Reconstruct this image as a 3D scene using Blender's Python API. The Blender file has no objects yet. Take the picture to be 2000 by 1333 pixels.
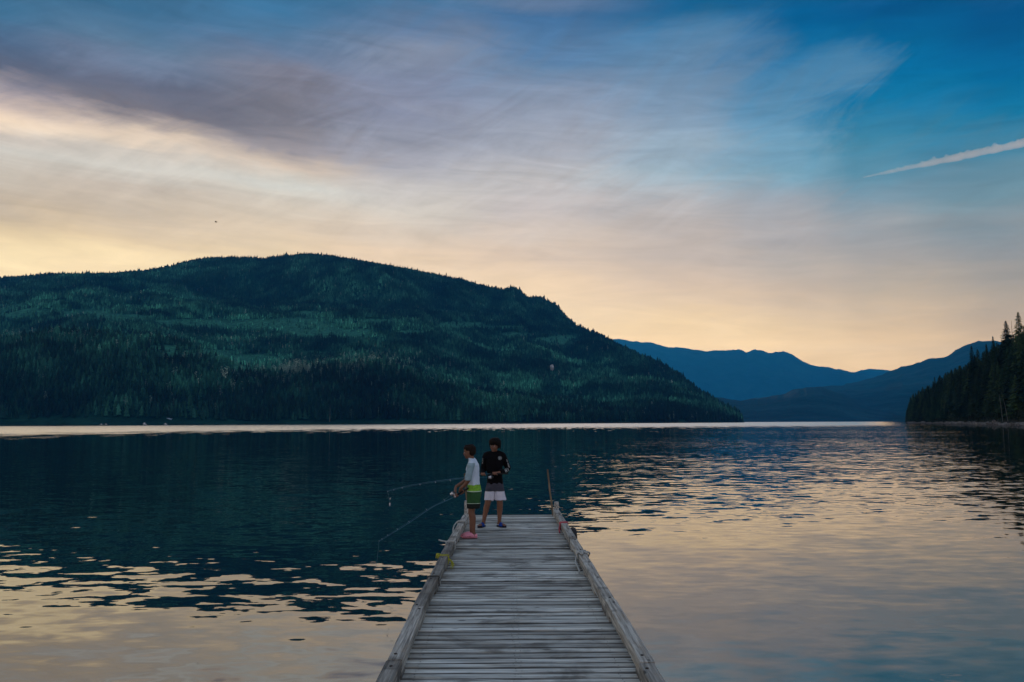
import bpy, bmesh, math, random
import numpy as np
from mathutils import Vector, Matrix, Euler
from mathutils.bvhtree import BVHTree

S = bpy.context.scene
COL = S.collection
R = math.radians
random.seed(7)
RNG = np.random.default_rng(11)

# ------------------------------------------------------------------ camera
F = 1560.0                        # focal length in pixels of the 2000 px wide photograph
CAMZ, WATER = 1.75, -0.45         # deck top is z = 0
cam_d = bpy.data.cameras.new('camera')
cam_d.sensor_width = 36.0
cam_d.lens = 36.0 * F / 2000.0
cam_d.clip_start, cam_d.clip_end = 0.05, 120000
cam = bpy.data.objects.new('camera', cam_d)
COL.objects.link(cam)
PITCH = math.atan((825.5 - 666.5) / F)
cam.rotation_mode = 'XYZ'
CM = (Matrix.Rotation(R(-0.29), 3, 'Z') @ Matrix.Rotation(math.pi / 2 + PITCH, 3, 'X') @ Matrix.Rotation(R(-0.2), 3, 'Z'))
cam.matrix_world = Matrix.Translation((0, 0, CAMZ)) @ CM.to_4x4()
S.camera = cam
CMI = CM.inverted()

def ray(px, py):
    return CM @ Vector(((px - 1000) / F, -(py - 666.5) / F, -1.0))
def at(px, py, Y):                # point of the world at depth Y seen at a pixel of the photograph
    d = ray(px, py); return Vector((0, 0, CAMZ)) + d * (Y / d.y)
def onz(px, py, z=0.0):           # point on a horizontal plane
    d = ray(px, py); return Vector((0, 0, CAMZ)) + d * ((z - CAMZ) / d.z)
def uv_of(px, py):                # X/Y and (z - CAMZ)/Y of a line of sight
    d = ray(px, py); return d.x / d.y, d.z / d.y
CMIn = np.array(CMI)
def pix(X, Y, Z):                 # numpy: world -> photograph pixels
    v = np.stack([X, Y, Z - CAMZ]); c = CMIn @ v.reshape(3, -1)
    return (1000 - F * c[0] / c[2]).reshape(X.shape), (666.5 + F * c[1] / c[2]).reshape(X.shape)

# ------------------------------------------------------------------ node helpers
def lin(c):
    return tuple((x / 255 / 12.92) if x / 255 <= 0.04045 else ((x / 255 + 0.055) / 1.055) ** 2.4 for x in c) + (1.0,)

class N:
    def __init__(s, tree): s.t = tree; s.n = tree.nodes; s.l = tree.links
    def new(s, typ, **kw):
        n = s.n.new(typ)
        for k, v in kw.items(): setattr(n, k, v)
        return n
    def put(s, sock, v):
        if hasattr(v, 'is_output') or isinstance(v, bpy.types.NodeSocket): s.l.new(v, sock)
        elif v is not None: sock.default_value = v
    def m(s, op, a, b=None, c=None, clamp=False):
        n = s.new('ShaderNodeMath', operation=op); n.use_clamp = clamp
        s.put(n.inputs[0], a); s.put(n.inputs[1], b)
        if c is not None: s.put(n.inputs[2], c)
        return n.outputs[0]
    def vm(s, op, a, b=None):
        n = s.new('ShaderNodeVectorMath', operation=op)
        s.put(n.inputs[0], a)
        if op == 'SCALE': s.put(n.inputs['Scale'], b)
        elif b is not None: s.put(n.inputs[1], b)
        return n.outputs['Value'] if op in ('LENGTH', 'DOT_PRODUCT') else n.outputs[0]
    def noise(s, vec, scale, detail=3, rough=0.5, dist=0.0):
        n = s.new('ShaderNodeTexNoise')
        s.put(n.inputs['Vector'], vec); s.put(n.inputs['Scale'], scale); s.put(n.inputs['Detail'], detail)
        s.put(n.inputs['Roughness'], rough); s.put(n.inputs['Distortion'], dist)
        return n
    def ramp(s, fac, stops, interp='LINEAR'):
        n = s.new('ShaderNodeValToRGB'); cr = n.color_ramp; cr.interpolation = interp
        while len(cr.elements) < len(stops): cr.elements.new(0.5)
        for e, (p, c) in zip(cr.elements, stops):
            e.position = p
            e.color = c if len(c) == 4 else tuple(c) + (1,)
        s.put(n.inputs[0], fac); return n.outputs[0]
    def mr(s, v, a, b, c=0.0, d=1.0, smooth=True):
        n = s.new('ShaderNodeMapRange'); n.interpolation_type = 'SMOOTHSTEP' if smooth else 'LINEAR'
        s.put(n.inputs['Value'], v)
        for k, x in zip(('From Min', 'From Max', 'To Min', 'To Max'), (a, b, c, d)): s.put(n.inputs[k], x)
        return n.outputs[0]
    def mix(s, f, a, b, mode='MIX'):
        n = s.new('ShaderNodeMix', data_type='RGBA', blend_type=mode)
        s.put(n.inputs[0], f); s.put(n.inputs[6], a); s.put(n.inputs[7], b); return n.outputs[2]
    def comb(s, x, y, z):
        n = s.new('ShaderNodeCombineXYZ')
        for i, v in enumerate((x, y, z)): s.put(n.inputs[i], v)
        return n.outputs[0]
    def sep(s, v):
        n = s.new('ShaderNodeSeparateXYZ'); s.put(n.inputs[0], v); return n.outputs
    def vmul(s, v, k): return s.vm('MULTIPLY', v, k)

# ------------------------------------------------------------------ world: dusk sky with cirrus
W = bpy.data.worlds.new('World'); S.world = W; W.use_nodes = True
w = N(W.node_tree); w.n.clear()
tc = w.new('ShaderNodeTexCoord').outputs['Generated']
dirn = w.vm('NORMALIZE', tc)
dx, dy, dz = w.sep(dirn)
az = w.m('MULTIPLY', w.m('ARCTAN2', dx, dy), 180 / math.pi)
el = w.m('MULTIPLY', w.m('ARCSINE', dz), 180 / math.pi)
# slow drift of the cloud sheet, then fine streaks
def tilt(v, k):                    # shear so that streaks sink towards the right
    x, y, z = w.sep(v); return w.comb(x, y, w.m('ADD', z, w.m('MULTIPLY', x, k)))
big = w.noise(w.vmul(tilt(dirn, 0.22), (2.2, 2.2, 7.0)), 1.0, 3, 0.5, 0.4)
big_r, big_g, big_b = w.sep(big.outputs['Color'])
fine = w.noise(w.vmul(tilt(dirn, 0.07), (2.2, 2.2, 16.0)), 1.3, 8, 0.60, 0.9).outputs['Fac']
fine2 = w.noise(w.vmul(tilt(dirn, 0.04), (5.0, 5.0, 34.0)), 1.3, 8, 0.66, 1.2).outputs['Fac']
wisp = w.noise(w.vmul(tilt(dirn, -0.5), (4.0, 4.0, 12.0)), 1.5, 9, 0.66, 1.4).outputs['Fac']
el2 = w.m('ADD', el, w.m('MULTIPLY', w.m('SUBTRACT', big_r, 0.5), 3.0))
el2 = w.m('ADD', el2, w.m('MULTIPLY', w.m('SUBTRACT', fine, 0.5), 3.0))
el2 = w.m('ADD', el2, w.m('MULTIPLY', w.m('SUBTRACT', wisp, 0.5), w.mr(el, 12, 22, 0.4, 1.8)))
az2 = w.m('ADD', az, w.m('MULTIPLY', w.m('SUBTRACT', wisp, 0.5), w.mr(el, 10, 22, 2.0, 9.0)))
az2 = w.m('ADD', az2, w.m('MULTIPLY', w.m('SUBTRACT', big_g, 0.5), 11.0))
COLS = [   # photograph column, then (row, colour) pairs of the sky there
 (0,   [(650,(242,212,165)),(560,(238,212,166)),(505,(244,220,176)),(470,(222,198,160)),(430,(184,166,146)),(385,(188,174,160)),(350,(196,186,176)),(300,(200,196,192)),(262,(196,186,180)),(235,(236,214,192)),(205,(200,182,176)),(180,(160,150,158)),(140,(92,98,122)),(80,(78,100,134)),(10,(60,108,148))]),
 (250, [(650,(242,212,165)),(560,(236,210,170)),(500,(238,214,172)),(465,(220,196,162)),(420,(196,178,158)),(370,(190,178,168)),(330,(204,200,196)),(290,(196,188,182)),(265,(216,198,182)),(245,(170,158,156)),(215,(112,108,120)),(170,(98,102,124)),(130,(108,122,152)),(80,(92,122,156)),(10,(62,110,152))]),
 (560, [(650,(240,210,168)),(560,(232,208,172)),(500,(230,206,172)),(450,(208,190,170)),(400,(198,188,178)),(350,(206,206,204)),(318,(208,192,180)),(290,(150,144,152)),(240,(116,114,126)),(190,(116,114,128)),(140,(128,130,152)),(90,(104,126,162)),(50,(82,122,164)),(10,(64,118,165))]),
 (800, [(650,(240,208,168)),(560,(232,205,172)),(500,(220,196,172)),(450,(208,192,178)),(400,(204,196,190)),(350,(192,188,190)),(310,(160,160,174)),(260,(142,146,166)),(200,(132,138,164)),(150,(128,138,168)),(100,(134,146,174)),(50,(104,130,170)),(10,(74,120,166))]),
 (1050,[(650,(238,208,166)),(560,(230,202,170)),(500,(212,190,172)),(450,(206,190,180)),(400,(188,180,182)),(350,(184,182,188)),(300,(164,168,184)),(240,(150,160,184)),(180,(134,150,180)),(130,(104,136,176)),(80,(84,124,172)),(40,(72,116,168)),(10,(98,124,164))]),
 (1350,[(690,(240,206,160)),(640,(234,204,162)),(560,(210,186,164)),(500,(192,176,166)),(450,(182,172,170)),(390,(176,174,180)),(330,(152,172,190)),(270,(142,164,188)),(200,(124,150,182)),(130,(106,140,178)),(70,(86,132,176)),(30,(40,108,160)),(10,(20,98,154))]),
 (1590,[(690,(236,202,158)),(640,(220,192,156)),(560,(190,172,156)),(500,(176,166,160)),(440,(166,162,166)),(380,(152,158,170)),(330,(116,156,182)),(270,(106,150,182)),(200,(88,136,174)),(130,(70,128,174)),(80,(16,104,160)),(10,(0,90,148))]),
 (1720,[(690,(232,198,156)),(640,(212,184,150)),(560,(180,166,152)),(500,(162,156,154)),(440,(152,154,160)),(380,(124,146,164)),(330,(92,138,164)),(270,(60,126,160)),(200,(16,112,162)),(130,(0,104,160)),(60,(0,94,152)),(10,(0,84,144))]),
 (2000,[(690,(204,174,142)),(640,(182,160,138)),(560,(162,152,142)),(490,(140,142,146)),(430,(128,140,150)),(380,(110,138,154)),(330,(92,130,152)),(280,(64,120,150)),(220,(20,110,154)),(150,(0,98,152)),(80,(0,90,146)),(10,(0,78,134))]),
]
HAZE_T = 0.0
def col_ramp(stops, px):
    out = []
    for row, c in stops:
        d = ray(px, row); e = math.degrees(math.asin(d.z / d.length))
        out.append((e / 60.0, lin(c)))
    out = [(0.0, out[0][1])] + out
    out += [(36 / 60, tuple(0.5 * a + 0.5 * b_ for a, b_ in zip(out[-1][1][:3], lin((96, 126, 166))[:3])) + (1,)), (44 / 60, lin((146, 160, 190))), (1.0, lin((158, 170, 196)))]  # overhead sky out of view, brightened to light deck and haze
    return w.ramp(w.m('DIVIDE', el2, 60.0), out)
cur = None; pa = None
for px, stops in COLS:
    d = ray(px, 300); a = math.degrees(math.atan2(d.x, d.y))
    c = col_ramp(stops, px)
    cur = c if cur is None else w.mix(w.mr(az2, pa, a), cur, c)
    pa = a
# behind the viewer and far to the sides: unseen dusk sky, brightened to light deck and haze
gen = w.ramp(w.m('DIVIDE', el2, 60.0), [(0, lin((190, 175, 175))), (0.1, lin((176, 172, 182))), (0.22, lin((166, 172, 194))), (0.6, lin((122, 140, 174))), (1, lin((158, 170, 196)))])
cur = w.mix(w.mr(w.m('ABSOLUTE', az), 60, 130), cur, gen)
gain = w.m('ADD', 1.0, w.m('MULTIPLY', w.m('SUBTRACT', fine2, 0.5), w.mr(el, 10, 20, 0.36, 0.62)))
gain = w.m('MULTIPLY', gain, w.m('ADD', 1.0, w.m('MULTIPLY', w.m('SUBTRACT', wisp, 0.5), w.mr(el, 8, 20, 0.12, 0.55))))
cur = w.vm('SCALE', cur, gain)
cur = w.vm('MULTIPLY', cur, w.mix(w.mr(el, 12, 22), (1.0, 0.975, 0.88, 1), (1.0, 0.955, 0.86, 1)))
# the air between us and the sky takes some light away and adds its own blue: allow for both
HAZE_D = 4.6e-5
path = w.m('MINIMUM', 19000.0, w.m('DIVIDE', 1750.0, w.m('MAXIMUM', dz, 0.05)))
T_ = w.m('EXPONENT', w.m('MULTIPLY', path, -HAZE_D))
cur = w.vm('SUBTRACT', cur, w.vm('SCALE', w.comb(0.01, 0.08, 0.15), w.m('SUBTRACT', 1.0, T_)))
cur = w.vm('MAXIMUM', cur, (0.0, 0.01, 0.03))
cur = w.vm('SCALE', cur, w.m('DIVIDE', w.mr(el, 18, 28, 0.80, 0.66), T_))
skyt = w.new('ShaderNodeTexSky', sky_type='NISHITA'); skyt.sun_disc = False
SUN_EL, SUN_AZ = R(1.5), R(-24)
skyt.sun_elevation = SUN_EL; skyt.sun_rotation = SUN_AZ
b1 = w.new('ShaderNodeBackground'); w.put(b1.inputs[0], cur); b1.inputs[1].default_value = 1.0
b2 = w.new('ShaderNodeBackground'); w.put(b2.inputs[0], skyt.outputs[0]); b2.inputs[1].default_value = 0.05
ws = w.new('ShaderNodeMixShader'); ws.inputs[0].default_value = 0.04
w.l.new(b1.outputs[0], ws.inputs[1]); w.l.new(b2.outputs[0], ws.inputs[2])
wo = w.new('ShaderNodeOutputWorld'); w.l.new(ws.outputs[0], wo.inputs[0])
W.cycles.sampling_method = 'MANUAL'; W.cycles.sample_map_resolution = 512

# the sun has gone behind the mountain: only the high air still gets it
sd = bpy.data.lights.new('sun', 'SUN'); sd.energy = 2.0; sd.angle = R(0.5); sd.color = (1.0, 0.72, 0.58)
so = bpy.data.objects.new('sun', sd); COL.objects.link(so)
sv = Vector((math.sin(SUN_AZ) * math.cos(SUN_EL), math.cos(SUN_AZ) * math.cos(SUN_EL), math.sin(SUN_EL)))
so.rotation_euler = sv.to_track_quat('Z', 'Y').to_euler()

S.view_settings.view_transform = 'Standard'
S.view_settings.look = 'None'; S.view_settings.gamma = 1.0; S.view_settings.exposure = 0.48
S.view_settings.use_curve_mapping = False
S.render.engine = 'CYCLES'
cy = S.cycles
cy.use_denoising = True; cy.use_adaptive_sampling = True; cy.adaptive_threshold = 0.02
cy.max_bounces = 5; cy.diffuse_bounces = 2; cy.glossy_bounces = 3; cy.transmission_bounces = 3
cy.volume_bounces = 1
cy.adaptive_threshold = 0.01; cy.transparent_max_bounces = 12
cy.sample_clamp_indirect = 4

# ------------------------------------------------------------------ object helpers
def link(o, parent=None):
    COL.objects.link(o)
    if parent is not None: o.parent = parent
    return o
def obj(name, me, mat=None, parent=None, smooth=False):
    if isinstance(me, bmesh.types.BMesh):
        b = me; me = bpy.data.meshes.new(name); b.normal_update(); b.to_mesh(me); b.free()
    if mat is not None and not me.materials:
        for mm in (mat if isinstance(mat, (list, tuple)) else [mat]): me.materials.append(mm)
    if smooth: me.shade_smooth()
    return link(bpy.data.objects.new(name, me), parent)
def tag(o, label, cat, group=None):
    o['label'] = label; o['category'] = cat
    if group: o['group'] = group
    return o
def empty(name, loc=(0, 0, 0)):
    o = bpy.data.objects.new(name, None); o.location = loc; o.empty_display_size = 0.1
    return link(o)
def kind(o, k): o['kind'] = k; return o

def box(bm, lo, hi, M=None):
    v = [bm.verts.new((M @ Vector(p)) if M else p) for p in
         [(x, y, z) for x in (lo[0], hi[0]) for y in (lo[1], hi[1]) for z in (lo[2], hi[2])]]
    for f in ((0, 1, 3, 2), (4, 6, 7, 5), (0, 4, 5, 1), (2, 3, 7, 6), (0, 2, 6, 4), (1, 5, 7, 3)):
        bm.faces.new([v[i] for i in f])
    return v
def bevel(bm, w_, seg=1):
    bmesh.ops.bevel(bm, geom=bm.edges[:], offset=w_, segments=seg, affect='EDGES', profile=0.6)
def tube(bm, pts, rad, n=8, cap=True, flat=None):
    """tube along a polyline; rad is one radius or one per point; flat = (axis vector, factor) squashes sections"""
    pts = [Vector(p) for p in pts]; k = len(pts)
    rs = [rad] * k if isinstance(rad, (int, float)) else list(rad)
    rings = []; up = None
    for i, p in enumerate(pts):
        t = (pts[min(i + 1, k - 1)] - pts[max(i - 1, 0)])
        t = t.normalized() if t.length > 1e-9 else Vector((0, 0, 1))
        if up is None: up = t.orthogonal().normalized()
        up = (up - t * up.dot(t))
        up = up.normalized() if up.length > 1e-6 else t.orthogonal().normalized()
        s = t.cross(up)
        ring = []
        for j in range(n):
            a = 2 * math.pi * j / n
            o = (up * math.cos(a) + s * math.sin(a)) * rs[i]
            if flat: ax = flat[0]; o -= ax * o.dot(ax) * (1 - flat[1])
            ring.append(bm.verts.new(p + o))
        rings.append(ring)
    for a, b in zip(rings, rings[1:]):
        for j in range(n): bm.faces.new((a[j], a[(j + 1) % n], b[(j + 1) % n], b[j]))
    if cap:
        bm.faces.new(rings[0][::-1]); bm.faces.new(rings[-1])
def loft(bm, rings, n=20):
    """rings: (centre, half x, half y, tilt about x, tilt about y, rotation z) ellipses"""
    rr = []
    for r in rings:
        c, a, b = Vector(r[0]), r[1], r[2]
        M = Euler((r[3] if len(r) > 3 else 0, r[4] if len(r) > 4 else 0, r[5] if len(r) > 5 else 0)).to_matrix()
        rr.append([bm.verts.new(c + M @ Vector((a * math.copysign(abs(math.cos(t)) ** 0.85, math.cos(t)), b * math.copysign(abs(math.sin(t)) ** 0.85, math.sin(t)), 0)))
                   for t in [2 * math.pi * j / n for j in range(n)]])
    for p, q in zip(rr, rr[1:]):
        for j in range(n): bm.faces.new((p[j], p[(j + 1) % n], q[(j + 1) % n], q[j]))
    bm.faces.new(rr[0][::-1]); bm.faces.new(rr[-1])
def ball(bm, c, r, M=None, seg=14):
    r = (r, r, r) if isinstance(r, (int, float)) else r
    T = Matrix.Translation(c) @ (M.to_4x4() if M else Matrix.Identity(4)) @ Matrix.Diagonal((*r, 1))
    bmesh.ops.create_uvsphere(bm, u_segments=seg, v_segments=max(6, seg * 2 // 3), radius=1, matrix=T)
def smooth_curve(pts, k=6):
    """Catmull-Rom"""
    P = [Vector(p) for p in pts]; P = [P[0] * 2 - P[1]] + P + [P[-1] * 2 - P[-2]]
    out = []
    for i in range(1, len(P) - 2):
        for j in range(k):
            t = j / k; a, b, c, d = P[i - 1:i + 3]
            out.append(0.5 * ((2 * b) + (c - a) * t + (2 * a - 5 * b + 4 * c - d) * t * t + (3 * b - a - 3 * c + d) * t ** 3))
    out.append(P[-2]); return out
def remesh(bm, vox, sm=4, fac=0.5):
    """fuse overlapping closed shells into one continuous skin"""
    me = bpy.data.meshes.new('t'); bm.normal_update(); bm.to_mesh(me); bm.free()
    o = bpy.data.objects.new('t', me); COL.objects.link(o)
    m1 = o.modifiers.new('r', 'REMESH'); m1.mode = 'VOXEL'; m1.voxel_size = vox
    m2 = o.modifiers.new('s', 'SMOOTH'); m2.iterations = sm; m2.factor = fac
    dg = bpy.context.evaluated_depsgraph_get()
    out = bpy.data.meshes.new_from_object(o.evaluated_get(dg))
    bpy.data.objects.remove(o); bpy.data.meshes.remove(me)
    out.materials.clear(); out.shade_smooth()
    return out

# ------------------------------------------------------------------ numpy noise
def vn(x, y, seed=0):
    xi = np.floor(x).astype(np.int64); yi = np.floor(y).astype(np.int64)
    fx, fy = x - xi, y - yi
    fx = fx * fx * fx * (fx * (fx * 6 - 15) + 10); fy = fy * fy * fy * (fy * (fy * 6 - 15) + 10)
    def h(a, b):
        n = (a * 374761393 + b * 668265263 + seed * 1442695041) & 0xFFFFFFFF
        n = ((n ^ (n >> 13)) * 1274126177) & 0xFFFFFFFF
        n = n ^ (n >> 16)
        return (n & 0xFFFFFF) / float(0xFFFFFF) * 2 - 1
    a, b, c, d = h(xi, yi), h(xi + 1, yi), h(xi, yi + 1), h(xi + 1, yi + 1)
    return (a * (1 - fx) + b * fx) * (1 - fy) + (c * (1 - fx) + d * fx) * fy
def fbm(x, y, octv=4, seed=0, g=0.5):
    s, a, t = 0, 1.0, 0
    for i in range(octv):
        s = s + a * vn(x * 2 ** i + 17.3 * i, y * 2 ** i - 9.1 * i, seed + i); t += a; a *= g
    return s / t
def sst(x, a, b):
    t = np.clip((x - a) / (b - a), 0, 1); return t * t * (3 - 2 * t)

# ------------------------------------------------------------------ materials
def mat(name, build):
    m_ = bpy.data.materials.new(name); m_.use_nodes = True
    n = N(m_.node_tree); n.n.clear()
    out = n.new('ShaderNodeOutputMaterial')
    p = n.new('ShaderNodeBsdfPrincipled')
    n.l.new(p.outputs[0], out.inputs[0])
    build(n, p, out); return m_
def plain(name, col, rough=0.7, var=0.12, scale=30, metal=0.0, bump=0.0, spec=0.4):
    def b(n, p, out):
        o = n.new('ShaderNodeTexCoord').outputs['Object']
        f = n.noise(o, scale, 4).outputs['Fac']
        c = n.mix(n.mr(f, 0.3, 0.7), tuple(x * (1 - var) for x in col) + (1,), tuple(min(1, x * (1 + var)) for x in col) + (1,))
        n.put(p.inputs['Base Color'], c); p.inputs['Roughness'].default_value = rough
        p.inputs['Metallic'].default_value = metal; p.inputs['Specular IOR Level'].default_value = spec
        if bump:
            bn = n.new('ShaderNodeBump'); bn.inputs['Strength'].default_value = bump; bn.inputs['Distance'].default_value = 0.01
            n.put(bn.inputs['Height'], f); n.put(p.inputs['Normal'], bn.outputs[0])
    return mat(name, b)

def wood(name, along, dark, lit, warm, edge=False):
    """weathered softwood; along = axis of the grain (0 x, 1 y, 2 z)"""
    def b(n, p, out):
        o = n.new('ShaderNodeTexCoord').outputs['Object']
        rnd = n.new('ShaderNodeObjectInfo').outputs['Random']
        g = n.new('ShaderNodeNewGeometry').outputs['Position']
        off = n.comb(n.m('MULTIPLY', rnd, 37.0), n.m('MULTIPLY', rnd, 91.0), n.m('MULTIPLY', rnd, 53.0))
        v = n.vm('ADD', o, off)
        k = [42.0, 42.0, 42.0]; k[along] = 1.6
        gr = n.noise(n.vmul(v, tuple(k)), 1.0, 6, 0.68, 0.25).outputs['Fac']
        k2 = [130.0, 130.0, 130.0]; k2[along] = 3.0
        fi = n.noise(n.vmul(v, tuple(k2)), 1.0, 3, 0.6).outputs['Fac']
        k3 = [9.0, 9.0, 9.0]; k3[along] = 2.2
        pat = n.noise(n.vmul(v, tuple(k3)), 1.0, 4, 0.55, 0.3).outputs['Fac']
        st = n.noise(n.vmul(g, (0.9, 1.5, 1.0)), 1.6, 5, 0.62, 0.6).outputs['Fac']
        c = n.ramp(gr, [(0.28, dark + (1,)), (0.45, tuple(0.55 * a + 0.45 * b_ for a, b_ in zip(dark, lit)) + (1,)), (0.62, lit + (1,)), (0.8, tuple(min(1, 1.3 * x) for x in lit) + (1,))])
        c = n.mix(n.mr(pat, 0.52, 0.72, 0, 0.6), c, warm + (1,))
        c = n.mix(0.55, c, n.ramp(fi, [(0.3, (0.35, 0.35, 0.35, 1)), (0.6, (1.15, 1.15, 1.15, 1))]), 'MULTIPLY')
        tone = n.m('ADD', 0.55, n.m('MULTIPLY', rnd, 0.75))
        c = n.vm('SCALE', c, tone)
        c = n.mix(n.mr(st, 0.50, 0.68, 0, 0.72), c, tuple(0.55 * x for x in dark) + (1,))
        if edge:      # shade of rounded edges and gaps painted into the plank colour
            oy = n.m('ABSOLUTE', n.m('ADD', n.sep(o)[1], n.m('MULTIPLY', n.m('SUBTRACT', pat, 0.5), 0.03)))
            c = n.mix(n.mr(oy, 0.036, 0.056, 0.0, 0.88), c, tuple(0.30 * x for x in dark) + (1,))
        # knots
        vo = n.new('ShaderNodeTexVoronoi'); kk = [7.0, 7.0, 7.0]; kk[along] = 2.6
        n.put(vo.inputs['Vector'], n.vmul(v, tuple(kk))); vo.inputs['Scale'].default_value = 1.0
        c = n.mix(n.mr(vo.outputs['Distance'], 0.05, 0.13, 0.85, 0.0), c, tuple(0.4 * x for x in dark) + (1,))
        n.put(p.inputs['Base Color'], c)
        p.inputs['Roughness'].default_value = 0.72; p.inputs['Specular IOR Level'].default_value = 0.35
        bn = n.new('ShaderNodeBump'); bn.inputs['Strength'].default_value = 0.7; bn.inputs['Distance'].default_value = 0.006
        h = n.m('ADD', gr, n.m('MULTIPLY', fi, 0.5)); n.put(bn.inputs['Height'], h); n.put(p.inputs['Normal'], bn.outputs[0])
    return mat(name, b)
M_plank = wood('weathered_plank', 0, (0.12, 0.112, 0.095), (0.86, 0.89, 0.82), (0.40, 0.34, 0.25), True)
M_rail = wood('weathered_rail', 1, (0.055, 0.05, 0.042), (0.52, 0.50, 0.44), (0.34, 0.27, 0.19))
M_post = wood('weathered_post', 2, (0.07, 0.05, 0.03), (0.28, 0.20, 0.12), (0.22, 0.14, 0.08))
M_joist = plain('wet_joist', (0.045, 0.038, 0.03), 0.6, 0.4, 12)
M_bolt = plain('rusty_bolt', (0.025, 0.018, 0.014), 0.6, 0.4, 90)

# water: mirror broken by ripples whose slopes are built from noise
def water_mat():
    def b(n, p, out):
        g = n.new('ShaderNodeNewGeometry').outputs['Position']
        x, y, z = n.sep(g)
        def slope(sx, sy, amp, det=2, rough=0.45, dist=0.0):
            c = n.noise(n.vmul(g, (sx, sy, 0.0)), 1.0, det, rough, dist).outputs['Color']
            return n.vm('SCALE', n.vm('SUBTRACT', c, (0.5, 0.5, 0.5)), amp)
        area = n.noise(n.vmul(g, (0.012, 0.035, 0)), 1.0, 3, 0.5).outputs['Fac']
        # breeze line far out on the lake
        u = n.m('DIVIDE', x, n.m('MAXIMUM', y, 1.0))
        edge = n.m('ADD', 330.0, n.m('MULTIPLY', u, 240.0))
        sp = n.noise(n.vmul(g, (0.35, 0.035, 0)), 1.0, 3, 0.7).outputs['Fac']
        k = n.m('DIVIDE', y, edge)
        k = n.m('ADD', k, n.m('MULTIPLY', n.m('SUBTRACT', sp, 0.5), 2.0))
        breeze = n.m('MULTIPLY', n.mr(k, 0.85, 1.0), n.mr(u, 0.43, 0.50, 1.0, 0.0))
        breeze = n.m('MULTIPLY', breeze, n.mr(y, 60, 110))
        s1 = slope(1.9, 4.0, 0.150, 2, 0.5, 0.2)       # ripples
        s2 = slope(0.5, 1.1, 0.060, 1, 0.4)          # lazy swell
        s3 = slope(5.0, 9.0, 0.032, 2, 0.5)            # fine
        amp = n.mr(area, 0.35, 0.65, 0.65, 1.15)
        right = n.m('MULTIPLY', n.mr(u, -0.05, 0.35, 1.0, 1.2), n.m('SUBTRACT', 1.0, n.m('MULTIPLY', n.mr(u, -0.05, 0.10), n.mr(y, 30, 9, 0.0, 0.48))))
        s = n.vm('ADD', n.vm('ADD', s1, s2), s3)
        s = n.vm('SCALE', s, n.m('MULTIPLY', amp, right))
        s4 = slope(1.2, 0.5, 0.13, 2, 0.6)
        s = n.vm('ADD', s, n.vm('SCALE', s4, breeze))
        a, bb, _ = n.sep(s)
        bb = n.m('SUBTRACT', bb, n.m('MULTIPLY', breeze, 0.125))     # tilts the ripples this way so the band mirrors bright sky
        nor = n.vm('NORMALIZE', n.comb(n.m('MULTIPLY', a, 0.6), bb, 1.0))
        n.put(p.inputs['Normal'], nor)
        p.inputs['Base Color'].default_value = (0.004, 0.014, 0.016, 1)
        n.put(p.inputs['Roughness'], n.mr(breeze, 0, 1, 0.02, 0.10))
        n.put(p.inputs['IOR'], n.mr(breeze, 0, 1, 2.3, 20.0))
        p.inputs['Specular IOR Level'].default_value = 0.5
    return mat('lake_water', b)
M_water = water_mat()

def terrain_mat(name, forest, clearing, sc=0.02):
    def b(n, p, out):
        g = n.new('ShaderNodeNewGeometry').outputs['Position']
        at_ = n.new('ShaderNodeAttribute', attribute_name='clearing').outputs['Fac']
        f = n.noise(g, sc, 6, 0.65).outputs['Fac']; f2 = n.noise(g, sc * 5, 5, 0.6).outputs['Fac']
        c1 = n.mix(n.mr(f, 0.35, 0.65), tuple(0.6 * q for q in forest) + (1,), tuple(1.4 * q for q in forest) + (1,))
        c2 = n.mix(n.mr(f2, 0.35, 0.65), tuple(0.6 * q for q in clearing) + (1,), tuple(1.3 * q for q in clearing) + (1,))
        n.put(p.inputs['Base Color'], n.mix(at_, c1, c2)); p.inputs['Roughness'].default_value = 0.95
        p.inputs['Specular IOR Level'].default_value = 0.05
        bn = n.new('ShaderNodeBump'); bn.inputs['Strength'].default_value = 0.8; bn.inputs['Distance'].default_value = 0.4 / sc
        n.put(bn.inputs['Height'], f); n.put(p.inputs['Normal'], bn.outputs[0])
    return mat(name, b)
M_terr = terrain_mat('forest_floor', (0.008, 0.035, 0.024), (0.038, 0.165, 0.105))
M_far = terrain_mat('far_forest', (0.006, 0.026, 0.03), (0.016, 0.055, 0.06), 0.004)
M_shore = terrain_mat('shore_ground', (0.012, 0.02, 0.01), (0.055, 0.055, 0.045), 0.1)

def leaf_mat(name, a, b_, rough=0.8, toned=False):
    def b(n, p, out):
        rnd = n.new('ShaderNodeObjectInfo').outputs['Random']
        g = n.new('ShaderNodeNewGeometry').outputs['Position']
        f = n.noise(g, 0.5, 2).outputs['Fac']
        c = n.ramp(rnd, [(0.0, tuple(.5 * q for q in a) + (1,)), (0.35, a + (1,)), (0.75, tuple((p_ + q) / 2 for p_, q in zip(a, b_)) + (1,)), (0.93, b_ + (1,)), (1.0, tuple(1.3 * q for q in b_) + (1,))])
        st = n.noise(g, 0.007, 5, 0.6).outputs['Fac']
        c = n.vm('SCALE', c, n.mr(st, 0.35, 0.65, 0.55, 1.35))
        if toned:     # stand tone, with light and shade of the slope's folds painted in
            c = n.vm('SCALE', c, n.new('ShaderNodeAttribute', attribute_name='tone', attribute_type='INSTANCER').outputs['Fac'])
        n.put(p.inputs['Base Color'], n.vm('SCALE', c, n.mr(f, 0.3, 0.7, 0.7, 1.3)))
        p.inputs['Roughness'].default_value = rough; p.inputs['Specular IOR Level'].default_value = 0.15
    return mat(name, b)
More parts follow.
